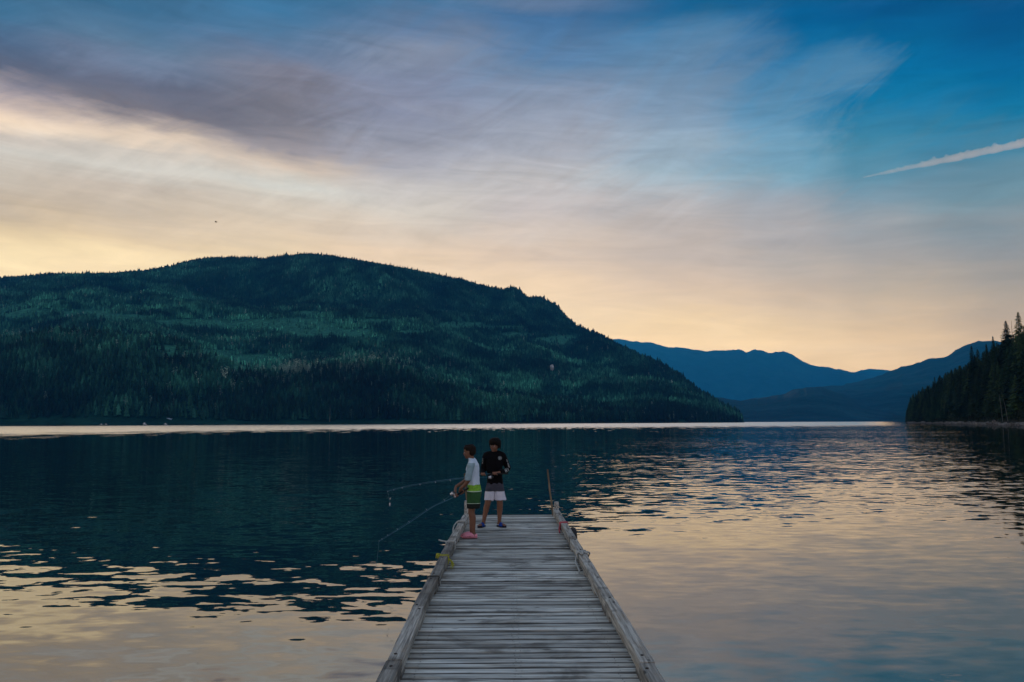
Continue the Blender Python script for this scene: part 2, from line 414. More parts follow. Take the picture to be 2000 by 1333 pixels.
M_conifer = leaf_mat('conifer_needles', (0.014, 0.034, 0.018), (0.035, 0.075, 0.034))
M_hillfir = leaf_mat('hillside_needles', (0.010, 0.050, 0.030), (0.026, 0.115, 0.072), toned=True)
M_aspen = leaf_mat('pale_leaves', (0.16, 0.26, 0.20), (0.34, 0.42, 0.32), toned=True)
M_headleaf = leaf_mat('headland_needles', (0.014, 0.034, 0.014), (0.045, 0.075, 0.024))
M_bark = plain('bark', (0.05, 0.04, 0.03), 0.9, 0.3, 3)
M_palebark = plain('pale_bark', (0.16, 0.155, 0.13), 0.9, 0.2, 3)
M_rock = plain('pale_rock', (0.22, 0.21, 0.20), 0.9, 0.4, 1.5, bump=0.5)

# ------------------------------------------------------------------ lake
bm = bmesh.new()
q = 19000
g_ = [(-q, -3000), (q, -3000), (q, 18500), (-q, 18500)]
bm.faces.new([bm.verts.new((a, b, WATER)) for a, b in g_])
kind(obj('lake_water', bm, M_water), 'structure')

# ------------------------------------------------------------------ terrain
def prof(pts):
    U, V = zip(*[uv_of(*p) for p in pts]); U, V = np.array(U), np.array(V)
    return lambda u: np.interp(u, U, V)
RIDGE = [(-900, 600), (-500, 575), (-200, 560), (0, 549), (60, 544), (90, 541), (150, 541), (220, 539), (280, 535), (340, 525), (370, 515), (410, 508), (450, 506), (485, 507),
         (510, 510), (560, 505), (600, 503), (640, 505), (690, 513), (730, 520), (800, 532), (860, 542), (900, 550), (950, 565), (981, 570), (1002, 566), (1015, 571),
         (1030, 585), (1055, 585), (1086, 600), (1104, 619), (1125, 640), (1146, 648), (1181, 664), (1230, 690), (1299, 719), (1337, 746), (1371, 770), (1405, 791), (1443, 812), (1456, 825)]
FOOT = [(-900, 690), (-200, 680), (0, 672), (100, 668), (200, 674), (330, 696), (400, 718), (480, 744), (560, 748), (640, 746), (740, 742), (800, 748), (850, 768), (930, 788), (1010, 808), (1100, 818), (1456, 826)]
rV, fV = prof(RIDGE), prof(FOOT)
uR = uv_of(1454, 825)[0]
def Y0f(u): return np.interp(u, [-1.6, -0.65, 0.0, 0.2, uR], [1000, 1120, 1330, 1500, 1900])
def Yrf(u): return np.interp(u, [-1.6, 0.06, 0.12, 0.2, uR], [3900, 4000, 3500, 2900, 2050])
def mountain_z(u, Y):
    Y0, Yr = Y0f(u), Yrf(u)
    t = (Y - Y0) / (Yr - Y0)
    v0 = (WATER - CAMZ) / Y0; vr = rV(u); vf = np.minimum(fV(u), v0 + 0.8 * (vr - v0)); vf = np.maximum(vf, v0 + 0.12 * (vr - v0))
    a = np.sin(np.clip(t / 0.16, 0, 1) * math.pi / 2) ** 0.9
    v = v0 + (vf - v0) * a
    dip = 0.10 * (vr - v0) * np.sin(np.clip((t - 0.16) / 0.14, 0, 1) * math.pi) * sst(vf - v0, 0.0, 0.05)
    b = np.clip((t - 0.24) / 0.76, 0, 1)
    v = v - dip + (vr - vf) * (0.62 * b + 0.38 * np.sin(b * math.pi / 2) - 0.035 * np.sin(b * 4 * math.pi))
    X = u * Y
    w_ = np.clip(t * 6, 0, 1) * np.clip((1.0 - t) * 5, 0, 1)
    fold = 0.026 * fbm(X / 600 + 0.35 * Y / 650, Y / 900, 3, 5) + 0.022 * (0.5 - np.abs(fbm(X / 330 + Y / 1200, Y / 520, 3, 9))) + 0.0035 * fbm(X / 110, Y / 160, 3, 21)
    v = v + fold * w_ * np.clip((vr - v0) / 0.12, 0, 1)
    v = np.where(t < 1, np.minimum(v, vr - 0.012 * (1 - t)), v)
    z = CAMZ + v * Y
    back = np.clip(t - 1, 0, 1) * (Yr - Y0) * 0.25
    z = np.where(t > 1, CAMZ + vr * Yr - back, z)
    return np.maximum(z, WATER - 2), t
CLEAR = [(110, 590, 45, 6), (255, 600, 60, 5), (600, 612, 60, 5), (740, 628, 40, 5), (800, 650, 50, 5), (1010, 655, 45, 6), (620, 690, 40, 5), (200, 650, 60, 5), (860, 610, 30, 4), (40, 607, 60, 16), (160, 612, 50, 9), (230, 622, 70, 8), (380, 632, 110, 11), (560, 634, 130, 14), (640, 650, 90, 12), (690, 655, 40, 10),
         (400, 690, 90, 8), (470, 702, 80, 12), (500, 722, 70, 11), (330, 680, 50, 6), (880, 640, 70, 5), (1085, 664, 45, 13), (900, 634, 60, 7), (960, 640, 80, 4)]
def clear_mask(px, py, soft=0.35):
    nn = fbm(px / 40, py / 9, 3, 31) * 0.45
    m_ = np.zeros_like(px)
    for cx, cy_, rx, ry in CLEAR:
        d = np.sqrt(((px - cx) / rx) ** 2 + ((py - cy_) / ry) ** 2) + nn
        m_ = np.maximum(m_, 1 - sst(d, 1 - soft, 1 + soft * 0.4))
    return m_
def grid_mesh(name, X, Y, Z, m_, clearing=None, parent=None):
    r, c = X.shape
    co = np.stack([X, Y, Z], -1).reshape(-1, 3)
    i = np.arange(r * c).reshape(r, c)
    f = np.stack([i[:-1, :-1], i[:-1, 1:], i[1:, 1:], i[1:, :-1]], -1).reshape(-1, 4)
    me = bpy.data.meshes.new(name)
    me.vertices.add(len(co)); me.vertices.foreach_set('co', co.ravel().astype(np.float32))
    me.loops.add(f.size); me.loops.foreach_set('vertex_index', f.ravel().astype(np.int32))
    me.polygons.add(len(f)); me.polygons.foreach_set('loop_start', np.arange(0, f.size, 4, dtype=np.int32))
    me.polygons.foreach_set('loop_total', np.full(len(f), 4, dtype=np.int32))
    me.update(); me.validate()
    if clearing is not None:
        a = me.attributes.new('clearing', 'FLOAT', 'POINT'); a.data.foreach_set('value', clearing.ravel().astype(np.float32))
    return kind(obj(name, me, m_, parent, smooth=True), 'structure')

uu = np.concatenate([np.linspace(-1.6, -0.75, 60)[:-1], np.linspace(-0.75, uR, 420)])
tt = np.concatenate([np.linspace(-0.01, 1, 150), np.linspace(1.02, 1.5, 10)])
Ug, Tg = np.meshgrid(uu, tt)
Yg = Y0f(Ug) + Tg * (Yrf(Ug) - Y0f(Ug)); Xg = Ug * Yg
Zg, _ = mountain_z(Ug, Yg)
Zg[0] = WATER - 2
pxg, pyg = pix(Xg, Yg, Zg)
grid_mesh('forested_mountain', Xg, Yg, Zg, M_terr, clear_mask(pxg, pyg))

def far_hill(name, pts, Yd, depth, seed, rough=0.0025, front=0.0):
    f = prof(pts); us = np.linspace(uv_of(*pts[0])[0], uv_of(*pts[-1])[0], 220)
    rows = np.concatenate([np.linspace(0, 1, 40), [1.15, 1.4]])
    U, T = np.meshgrid(us, rows)
    Y = Yd - depth * (1 - T) ; X = U * Y
    v0 = (WATER - 4 - CAMZ) / (Yd - depth)
    v = v0 + (f(U) + rough * 0.4 * fbm(U * 160, U * 0, 2, seed) - v0) * np.sin(np.clip(T, 0, 1) * math.pi / 2) ** 1.1
    v = v + rough * 2.2 * fbm(X / 900, Y / 900, 4, seed) * np.sin(np.clip(T, 0, 1) * math.pi)
    Z = np.where(T > 1, CAMZ + f(U) * Yd - (T - 1) * depth * 0.5, CAMZ + v * Y)
    return grid_mesh(name, X, Y, Z, M_far, np.zeros_like(X) + 0.5 * (fbm(X / 500, Y / 500, 3, seed + 3) > 0.35))
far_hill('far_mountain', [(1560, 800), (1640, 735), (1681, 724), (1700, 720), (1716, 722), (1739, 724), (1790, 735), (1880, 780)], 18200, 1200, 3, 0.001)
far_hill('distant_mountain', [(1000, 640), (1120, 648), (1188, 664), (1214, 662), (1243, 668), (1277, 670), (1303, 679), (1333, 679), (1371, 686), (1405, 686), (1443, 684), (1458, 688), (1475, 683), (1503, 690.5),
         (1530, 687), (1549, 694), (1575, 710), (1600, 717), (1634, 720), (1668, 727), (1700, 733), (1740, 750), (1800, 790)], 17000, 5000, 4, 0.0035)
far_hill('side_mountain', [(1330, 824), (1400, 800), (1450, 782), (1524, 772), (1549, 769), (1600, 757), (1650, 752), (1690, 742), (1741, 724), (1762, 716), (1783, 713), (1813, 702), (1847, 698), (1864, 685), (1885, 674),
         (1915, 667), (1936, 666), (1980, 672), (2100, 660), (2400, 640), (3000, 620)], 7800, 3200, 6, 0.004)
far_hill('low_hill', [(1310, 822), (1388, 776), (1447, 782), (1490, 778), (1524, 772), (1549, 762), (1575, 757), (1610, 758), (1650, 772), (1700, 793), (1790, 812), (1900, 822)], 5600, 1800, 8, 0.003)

# headland on the right
HS = [(1768, 900), (1800, 780), (1850, 640), (1900, 530), (1950, 440), (2000, 365), (2100, 270), (2300, 190), (2700, 150), (3400, 120)]
HT = [(1768, 812), (1779, 772), (1798, 762), (1815, 752), (1834, 734), (1859, 722), (1889, 708), (1907, 690), (1926, 680), (1945, 672), (1970, 655), (2000, 640), (2100, 600), (2300, 560), (3400, 500)]
HSu = [uv_of(a, 826)[0] for a, b in HS]; HSy = [b for a, b in HS]
def Hs(u): return np.interp(u, HSu, HSy)
hT = prof(HT)
def headland_z(u, Y):
    Ys = Hs(u); Yr = Ys + 95
    zr = np.maximum(CAMZ + hT(u) * Yr - 23, 3.0)
    t = (Y - Ys) / 95
    X = u * Y
    z = WATER - 0.6 + (zr - WATER + 0.6) * np.where(t < 1, np.sin(np.clip(t, 0, 1) * math.pi / 2) ** 0.9, 1)
    z = z + np.clip(t, 0, 1) * 1.8 * fbm(X / 22, Y / 22, 3, 41)
    z = np.where(t > 1, z + (t - 1) * 95 * hT(u) * 0.6, z)
    return z, t
us = np.concatenate([np.linspace(HSu[0] + 0.0005, uv_of(2060, 826)[0], 150), np.linspace(uv_of(2070, 826)[0], HSu[-1], 60)])
ts = np.concatenate([np.linspace(-0.02, 1, 36), np.linspace(1.1, 5, 12)])
U, T = np.meshgrid(us, ts); Y = Hs(U) + 95 * T; X = U * Y
Z, _ = headland_z(U, Y); Z[0] = WATER - 1.5
grid_mesh('headland_terrain', X, Y, Z, M_shore, 1 - sst(T, 0.02, 0.07))

# shore strip under the left mountain
us = np.linspace(-1.5, uR, 400)
bs = np.array([-9, -3, 2, 12]); U, B = np.meshgrid(us, bs)
wid = 1 + 0.8 * fbm(U * 30, U * 0, 3, 51); Yb = Y0f(U) + B * wid; 
Zb = np.where(B < -5, WATER - 0.5, np.where(B < 0, WATER + 0.3, np.where(B < 5, WATER + 1.4, WATER + 2.0)))
grid_mesh('lake_shore', U * Yb, Yb, Zb, M_shore, np.clip(0.25 + 0.9 * fbm(U * 14, U * 0, 3, 52), 0, 1))

# ------------------------------------------------------------------ trees
def fir_lod(seed, w_=0.17, layers=3, n=6):
    """unit-height low conifer for the mountain woods"""
    r = random.Random(seed); bm = bmesh.new()
    for i in range(layers):
        z0 = 0.10 + 0.80 * i / layers; z1 = min(1.0, z0 + 0.95 / layers + 0.16) if i < layers - 1 else 1.0
        rad = w_ * (1 - 0.78 * i / layers)
        tip = bm.verts.new((r.uniform(-.01, .01), r.uniform(-.01, .01), z1))
        ring = [bm.verts.new((rad * r.uniform(.7, 1.25) * math.cos(2 * math.pi * (k + .3 * i) / n), rad * r.uniform(.7, 1.25) * math.sin(2 * math.pi * (k + .3 * i) / n), z0 + r.uniform(-.05, .04))) for k in range(n)]
        for k in range(n): bm.faces.new((ring[k], ring[(k + 1) % n], tip))
    tube(bm, [(0, 0, -0.08), (0, 0, 0.3)], [0.012, 0.01], 3, False)
    me = bpy.data.meshes.new('fir_lod'); bm.to_mesh(me); bm.free(); return me
def aspen_lod(seed):
    r = random.Random(seed); bm = bmesh.new()
    tube(bm, [(0, 0, -0.08), (0, 0, 0.5), (0.01, 0, 0.85)], [0.014, 0.011, 0.005], 4, False)
    for i in range(26):
        z = r.uniform(0.42, 1.0); rad = 0.13 * math.sin(math.pi * (z - 0.36) / 0.68) + 0.02; a = r.uniform(0, 6.28); rr = rad * math.sqrt(r.random())
        c = Vector((rr * math.cos(a), rr * math.sin(a), z)); s = r.uniform(.03, .055)
        vs = [bm.verts.new(c + Vector([r.uniform(-1, 1) for _ in range(3)]).normalized() * s) for _ in range(4)]
        for f in ((0, 1, 2), (0, 2, 3), (0, 3, 1), (1, 3, 2)): bm.faces.new([vs[j] for j in f])
    me = bpy.data.meshes.new('aspen_lod'); bm.to_mesh(me); bm.free(); return me
def proto(me, m_):
    me.materials.append(m_); return bpy.data.objects.new(me.name, me)

def scatter(name, pos, scl, rot, idx, protos, tone=None):
    me = bpy.data.meshes.new(name); me.vertices.add(len(pos)); me.vertices.foreach_set('co', np.asarray(pos, np.float32).ravel())
    a = me.attributes.new('scl', 'FLOAT_VECTOR', 'POINT'); a.data.foreach_set('vector', np.asarray(scl, np.float32).ravel())
    a = me.attributes.new('rot', 'FLOAT_VECTOR', 'POINT'); a.data.foreach_set('vector', np.asarray(rot, np.float32).ravel())
    a = me.attributes.new('idx', 'INT', 'POINT'); a.data.foreach_set('value', np.asarray(idx, np.int32).ravel())
    if tone is not None: a = me.attributes.new('tone', 'FLOAT', 'POINT'); a.data.foreach_set('value', np.asarray(tone, np.float32))
    o = link(bpy.data.objects.new(name, me))
    ng = bpy.data.node_groups.new(name, 'GeometryNodeTree')
    ng.interface.new_socket('Geometry', in_out='INPUT', socket_type='NodeSocketGeometry')
    ng.interface.new_socket('Geometry', in_out='OUTPUT', socket_type='NodeSocketGeometry')
    L = ng.links; gi = ng.nodes.new('NodeGroupInput'); go = ng.nodes.new('NodeGroupOutput')
    g2i = ng.nodes.new('GeometryNodeGeometryToInstance')
    for p in reversed(protos):
        oi = ng.nodes.new('GeometryNodeObjectInfo'); oi.inputs['Object'].default_value = p; L.new(oi.outputs['Geometry'], g2i.inputs[0])
    iop = ng.nodes.new('GeometryNodeInstanceOnPoints'); L.new(gi.outputs[0], iop.inputs['Points']); L.new(g2i.outputs[0], iop.inputs['Instance'])
    iop.inputs['Pick Instance'].default_value = True
    for nm, ty, sk in (('idx', 'INT', 'Instance Index'), ('scl', 'FLOAT_VECTOR', 'Scale'), ('rot', 'FLOAT_VECTOR', 'Rotation')):
        na = ng.nodes.new('GeometryNodeInputNamedAttribute'); na.data_type = ty; na.inputs['Name'].default_value = nm
        L.new(na.outputs[0], iop.inputs[sk])
    L.new(iop.outputs[0], go.inputs[0])
    md = o.modifiers.new('scatter', 'NODES'); md.node_group = ng
    kind(o, 'stuff')
    return o

firs = [proto(fir_lod(i, w_), M_hillfir) for i, w_ in enumerate((0.15, 0.18, 0.13, 0.20))]
aspens = [proto(aspen_lod(i + 20), M_aspen) for i in range(3)]
NT = 620000
Yt = RNG.uniform(1100, 4150, NT); Xt = RNG.uniform(-3000, 1200, NT); Ut = Xt / Yt
Zt, Tt = mountain_z(Ut, Yt)
ok = (Ut > -0.78) & (Ut < uR - 0.002) & (Tt > 0.006) & (Tt < 1.03)
Xt, Yt, Zt, Ut, Tt = (a[ok] for a in (Xt, Yt, Zt, Ut, Tt))
PX, PY = pix(Xt, Yt, Zt)
cm = clear_mask(PX, PY)
keep = (RNG.random(len(Xt)) > cm * 0.94) & ~((Tt > 0.985) & (RNG.random(len(Xt)) < 0.55)) & (RNG.random(len(Xt)) > 0.25 + 0.5 * sst(fbm(Xt / 70, Yt / 70, 2, 91), 0.1, 0.5))
Xt, Yt, Zt, Ut, Tt, PX, PY, cm = (a[keep] for a in (Xt, Yt, Zt, Ut, Tt, PX, PY, cm))
stand = fbm(Xt / 160, Yt / 160, 3, 61)
h = (13.5 + 5 * stand + RNG.normal(0, 3.4, len(Xt))).clip(5, 30)
h *= np.where(RNG.random(len(Xt)) < 0.07, 1.4, 1.0)
h *= np.where(Tt > 0.96, 1.12, 1.0)
tone = np.interp(Tt, [0, 0.10, 0.155, 0.2, 0.35, 0.6, 0.8, 1.0], [0.45, 0.6, 1.1, 0.9, 1.35, 1.3, 0.85, 0.6])  # dark foot and lit foothill crest painted into the tree tone
tone *= np.clip(1 + 1.5 * fbm(Xt / 260, Yt / 260, 4, 81), 0.25, 2.2) * np.clip(1 + 1.3 * fbm(Xt / 60, Yt / 60, 2, 83), 0.3, 2) * np.where(cm > 0.03, 1.6, 1.0) * np.interp(PX, [1050, 1280], [1.0, 0.5])
h *= np.where(cm > 0.1, 0.8, 1.0)
# pale deciduous belts
pale = np.exp(-(((PX - 545) / 85) ** 2 + ((PY - 732) / 13) ** 2)) * 0.8 + np.exp(-(((PX - 690) / 110) ** 2 + ((PY - 722) / 20) ** 2)) * 0.35 \
     + np.exp(-(((PX - 480) / 120) ** 2 + ((PY - 672) / 12) ** 2)) * 0.12 + np.exp(-(((PX - 70) / 90) ** 2 + ((PY - 668) / 9) ** 2)) * 0.30 \
     + np.exp(-(((PX - 600) / 260) ** 2 + ((PY - 760) / 18) ** 2)) * 0.10 + np.exp(-(((PX - 380) / 60) ** 2 + ((PY - 705) / 8) ** 2)) * 0.3 + 0.018
pale *= np.clip(1 + 1.6 * fbm(Xt / 90, Yt / 90, 2, 71), 0, 3)
isp = RNG.random(len(Xt)) < pale
def pack(mask, k, wf=1.0):
    n = mask.sum(); s = RNG.uniform(0.8, 1.25, n) * wf
    hh = h[mask]
    return (np.stack([Xt[mask], Yt[mask], Zt[mask]], -1), np.stack([hh * s, hh * s, hh], -1),
            np.stack([RNG.normal(0, 0.03, n), RNG.normal(0, 0.03, n), RNG.uniform(0, 6.28, n)], -1), RNG.integers(0, k, n))
scatter('mountain_forest', *pack(~isp, 4, 1.3), firs, tone[~isp])
scatter('pale_woods', *pack(isp, 3, 0.9), aspens, np.clip(tone[isp], .6, 1.6))

# detailed conifer for the headland
def conifer(seed, hgt=26.0, sparse=0.0, width=0.135):
    r = random.Random(seed)
    tb = bmesh.new(); tube(tb, [(0, 0, -1.5), (0.1, 0, hgt * .5), (0, 0, hgt * .985)], [hgt * .012, hgt * .007, hgt * .0012], 6)
    cb = bmesh.new(); nW = int(34 - 8 * sparse); start = 0.12 + 0.15 * sparse
    for i in range(nW):
        f = i / (nW - 1); z = hgt * (start + (0.985 - start) * f ** 0.92)
        L = hgt * width * (1 - f) ** 0.8 * r.uniform(.75, 1.15) + 0.22
        nb = int(9 - 3 * f)
        for k in range(nb):
            if r.random() < sparse * 0.45 * (1 - f): continue
            a = 2 * math.pi * (k + r.uniform(-.35, .35)) / nb + i * 1.1; Lb = L * r.uniform(.6, 1.2)
            d = Vector((math.cos(a), math.sin(a), 0)); s = Vector((-d.y, d.x, 0)); wd = Lb * r.uniform(.16, .26) + 0.08
            rise = 0.28 * (f - 0.35)
            p = [Vector((0, 0, z)), Vector((0, 0, z)) + d * Lb * .35 + Vector((0, 0, Lb * rise * .4)), Vector((0, 0, z)) + d * Lb * .75 + Vector((0, 0, Lb * (rise - .22))), Vector((0, 0, z)) + d * Lb + Vector((0, 0, Lb * (rise - .40)))]
            row = [bm_v for q_, ww in zip(p[:3], (.25, 1.0, .75)) for bm_v in (cb.verts.new(q_ + s * wd * ww - Vector((0, 0, wd * .55 * ww))), cb.verts.new(q_ + Vector((0, 0, .06))), cb.verts.new(q_ - s * wd * ww - Vector((0, 0, wd * .55 * ww))))]
            tip = cb.verts.new(p[3])
            for j in (0, 3):
                for m_ in (0, 1): cb.faces.new((row[j + m_], row[j + m_ + 1], row[j + m_ + 4], row[j + m_ + 3]))
            cb.faces.new((row[6], row[7], tip)); cb.faces.new((row[7], row[8], tip))
            for _ in range(2):     # hanging sprays
                q0 = p[1].lerp(p[2], r.random()) + s * wd * r.uniform(-.9, .9); e = s * r.uniform(.12, .3)
                cb.faces.new([cb.verts.new(x_) for x_ in (q0 - e, q0 + e, q0 + Vector((0, 0, -r.uniform(.3, .8))) + d * .15)])
    tm = bpy.data.meshes.new('trunk'); tb.to_mesh(tm); tb.free(); tm.materials.append(M_bark)
    cm_ = bpy.data.meshes.new('crown'); cb.to_mesh(cm_); cb.free(); cm_.materials.append(M_headleaf)
    return tm, cm_, hgt
KINDS = [conifer(101), conifer(102, 26, 0.2, 0.15), conifer(103, 26, 0.0, 0.11), conifer(104, 26, 0.35, 0.14), conifer(105, 26, 0.1, 0.17)]
def put_tree(k, X, Y, z, hgt, label, group=None, rz=0.0, tilt_=(0, 0), wf=1.0, name='conifer_tree'):
    tm, cm_, h0 = k; s = hgt / h0
    e = empty(name, (X, Y, z)); e.rotation_euler = (tilt_[0], tilt_[1], rz); e.scale = (s * wf, s * wf, s)
    tag(e, label, 'tree', group)
    link(bpy.data.objects.new('trunk', tm), e); link(bpy.data.objects.new('crown', cm_), e)
    return e
# hero trees standing clear of the headland's outline
def hero(px, top, Y, hgt, k, label, wf=1.0):
    p = at(px, top, Y); put_tree(KINDS[k], p.x, Y, p.z - hgt, hgt, label, None, px * 1.0, (0, 0), wf * 1.45)
hero(1988, 609, 450, 30, 1, 'tallest pointed conifer rising at the right end of the headland ridge', 1.0)
hero(1964, 626, 468, 27, 3, 'gappy broad conifer with sky showing through, beside the tallest conifer', 1.15)
hero(1939, 657, 500, 25, 0, 'tall slim conifer standing alone before the blue hill skyline', 0.9)
hero(1897, 675, 560, 27, 2, 'slim spire conifer poking up halfway along the headland treetops', 1.0)
hero(1926, 671, 520, 24, 2, 'narrow conifer left of the tall slim one on the headland skyline', 0.85)
p = at(1975, 626, 460)
bm = bmesh.new(); tube(bm, [(0, 0, -2), (0.1, 0, 14), (0.0, 0, 27)], [0.3, 0.18, 0.05], 6)
for i in range(9):
    a = i * 2.4; z_ = 15 + i * 1.3; tube(bm, [(0, 0, z_), (math.cos(a) * .9, math.sin(a) * .9, z_ + .2)], [0.05, 0.02], 4)
tag(obj('dead_tree', bm, M_bark), 'bare dead trunk between the two tallest conifers on the headland', 'dead tree').location = (p.x, 460, p.z - 27)
p = at(1770, 778, 900)
bm = bmesh.new(); tube(bm, [(0, 0, -2), (0.1, 0, 10), (0.3, 0, 22)], [0.35, 0.22, 0.08], 6)
for i in range(10):
    a = i * 2.1; z_ = 8 + i * 1.3; tube(bm, [(0, 0, z_), (math.cos(a) * 1.5, math.sin(a) * 1.5, z_ + .3)], [0.09, 0.03], 4)
tag(obj('dead_tree', bm, M_bark), 'thin bare snag at the very tip of the headland point', 'dead tree').location = (p.x, 880, WATER + 1)

cand = []
for _ in range(5200):
    u = RNG.uniform(HSu[0] + 0.002, uv_of(2240, 826)[0]); t = RNG.random() ** 1.0 * 1.5 + 0.05
    Yc = float(Hs(u)) + 95 * t
    if RNG.random() > Yc / 900: continue
    cand.append((u, t, Yc))
placed = []; cell = {}
for u, t, Yc in cand:
    X_ = u * Yc; key = (int(X_ // 5), int(Yc // 5))
    if any((X_ - a) ** 2 + (Yc - b) ** 2 < 4.3 ** 2 for dx_ in (-1, 0, 1) for dy_ in (-1, 0, 1) for a, b in cell.get((key[0] + dx_, key[1] + dy_), [])): continue
    cell.setdefault(key, []).append((X_, Yc)); placed.append((u, t, X_, Yc))
far, near = [], []
for u, t, X_, Yc in placed:
    z, _ = headland_z(np.array([u]), np.array([Yc])); z = float(z[0])
    hg = 15 + 6 * RNG.random() + 3.5 * RNG.random() ** 3 + (-6 * max(0, 0.25 - t) / 0.25)
    hg *= (0.75 if RNG.random() < 0.2 else 1)
    hmax = float(hT(np.array([u]))[0]) * Yc + CAMZ - z        # treetops stay under the outline seen against the hills
    hg = max(7.0, min(hg * 1.15, hmax + RNG.uniform(-3.5, 3.0)))
    px_, py_ = pix(np.array([X_]), np.array([Yc]), np.array([z + hg]))
    r_ = (hg / Yc, X_, Yc, z, hg, float(px_[0]), float(py_[0]), t)
    (near if px_[0] < 2010 else far).append(r_)
near.sort(key=lambda r_: -r_[0] * (1.0 if r_[7] < 0.6 or r_[7] > 0.85 else 0.8))
rows = {}
for r_ in near[:285]:
    _, X_, Yc, z, hg, px_, py_, t = r_
    put_tree(KINDS[int(RNG.integers(0, 5))], X_, Yc, z, hg, 'dark conifer %s of the headland, %s' % ('on the treetop skyline' if t > .8 else 'halfway up the slope' if t > .3 else 'just above the rocky waterline', 'near its outer point' if px_ < 1850 else 'midway along it' if px_ < 1930 else 'at its tall inner end'), 'conifers covering the headland', RNG.uniform(0, 6.28), (RNG.normal(0, .02), RNG.normal(0, .02)), RNG.uniform(1.25, 1.8))
rest = near[285:] + far
crowns = [bpy.data.objects.new('wood_' + str(i), k[1]) for i, k in enumerate(KINDS)]
n_ = len(rest)
scatter('headland_forest', [(r_[1], r_[2], r_[3]) for r_ in rest], [(r_[4] / 26 * 1.25, r_[4] / 26 * 1.25, r_[4] / 26) for r_ in rest],
        np.stack([np.zeros(n_), np.zeros(n_), RNG.uniform(0, 6.28, n_)], -1), RNG.integers(0, 5, n_), crowns)
# brush at the foot of the headland, shore rocks
n_ = 700; ub = RNG.uniform(HSu[0] + .001, uv_of(2240, 826)[0], n_); tb_ = RNG.uniform(0.03, 0.12, n_); Yb_ = Hs(ub) + 95 * tb_
zb, _ = headland_z(ub, Yb_)
bush = aspen_lod(77); bush2 = aspen_lod(78)
M_bush = leaf_mat('shore_brush', (0.015, 0.028, 0.012), (0.06, 0.075, 0.03))
s_ = RNG.uniform(2.0, 6.0, n_)
scatter('shore_undergrowth', np.stack([ub * Yb_, Yb_, zb - 0.35 * s_], -1), np.stack([s_ * 2, s_ * 2, s_], -1), np.stack([np.zeros(n_)] * 2 + [RNG.uniform(0, 6, n_)], -1), RNG.integers(0, 2, n_), [proto(bush, M_bush), proto(bush2, M_bush)])
def rock_mesh(seed):
    r = random.Random(seed); bm = bmesh.new(); bmesh.ops.create_icosphere(bm, subdivisions=1, radius=1)
    for v in bm.verts: v.co *= r.uniform(.7, 1.2); v.co.z *= .6
    me = bpy.data.meshes.new('rock'); bm.to_mesh(me); bm.free(); return me
rocks = [proto(rock_mesh(i), M_rock) for i in range(3)]
n_ = 900; ub = RNG.uniform(HSu[0] + .001, uv_of(2240, 826)[0], n_); tb_ = RNG.uniform(-0.005, 0.035, n_); Yb_ = Hs(ub) + 95 * tb_
s_ = RNG.gamma(2.0, 0.28, n_) + .15
scatter('shore_rocks', np.stack([ub * Yb_, Yb_, WATER + RNG.uniform(-.1, .5, n_) + np.clip(tb_, 0, 1) * 25], -1), np.stack([s_ * 1.4, s_, s_], -1), RNG.uniform(-.4, .4, (n_, 3)), RNG.integers(0, 3, n_), rocks)
# two pale birches leaning out low on the headland
for px_, dpx, lab in ((1968, -8, 'pale birch stem leaning left above the headland rocks'), (1958, -4, 'second pale birch stem, shorter, left of the leaning birch')):
    p = at(px_, 812, 395); 
    bm = bmesh.new(); tube(bm, [(0, 0, -3), (dpx * .12, 0, 5), (dpx * .33, -0.5, 11)], [0.13, 0.10, 0.04], 6)
    e = empty('birch_tree', (p.x * 385 / 395, 385, p.z)); tag(e, lab, 'tree'); obj('trunk', bm, M_palebark, e)
    r = random.Random(int(px_)); cb = bmesh.new()
    for i in range(160):
        c = Vector((dpx * .33 + r.gauss(0, 1.3), -0.5 + r.gauss(0, 1.3), 11 + r.gauss(0, 1.6))); 
        cb.faces.new([cb.verts.new(c + Vector([r.uniform(-.35, .35) for _ in range(3)])) for _ in range(3)])
    obj('crown', cb, M_bush, e)

# ------------------------------------------------------------------ far shore details
def ground_left(px, dY=0.0, py=826):
    u = uv_of(px, py)[0]; Y = float(Y0f(u)) + dY; z, _ = mountain_z(np.array([u]), np.array([Y])); return u * Y, Y, float(z[0])
e_x, e_y, e_z = ground_left(325, 16)
M_cwall = plain('cabin_wall', (0.30, 0.33, 0.36), 0.8); M_croof = plain('cabin_roof', (0.32, 0.42, 0.52), 0.5, 0.1, 1); M_dark = plain('dark_glass', (0.02, 0.025, 0.03), 0.15, 0.1, 1)
M_white = plain('white_paint', (0.8, 0.8, 0.78), 0.5, 0.03)
cab = empty('lake_cabin', (e_x, e_y, 1.5)); tag(cab, 'pale cabin with blue-grey roof among trees on the far left shore', 'cabin')
bm = bmesh.new(); box(bm, (-6, 0, 0), (6, 8, 4.5)); obj('wall', bm, M_cwall, cab)
bm = bmesh.new()
for a, b in (((-7, -1, 4.5), (-7, 9, 4.5)), ):
    v = [bm.verts.new(q_) for q_ in ((-7, -1, 4.3), (7, -1, 4.3), (7, 4, 8.3), (-7, 4, 8.3), (-7, 9, 4.3), (7, 9, 4.3), (-7, -1, 4.6), (7, -1, 4.6), (7, 4, 8.6), (-7, 4, 8.6), (-7, 9, 4.6), (7, 9, 4.6))]
    for f in ((0, 1, 2, 3), (3, 2, 5, 4), (6, 9, 8, 7), (9, 10, 11, 8), (0, 6, 7, 1), (4, 5, 11, 10), (0, 3, 9, 6), (3, 4, 10, 9), (1, 7, 8, 2), (2, 8, 11, 5)): bm.faces.new([v[i] for i in f])
obj('roof', bm, M_croof, cab)
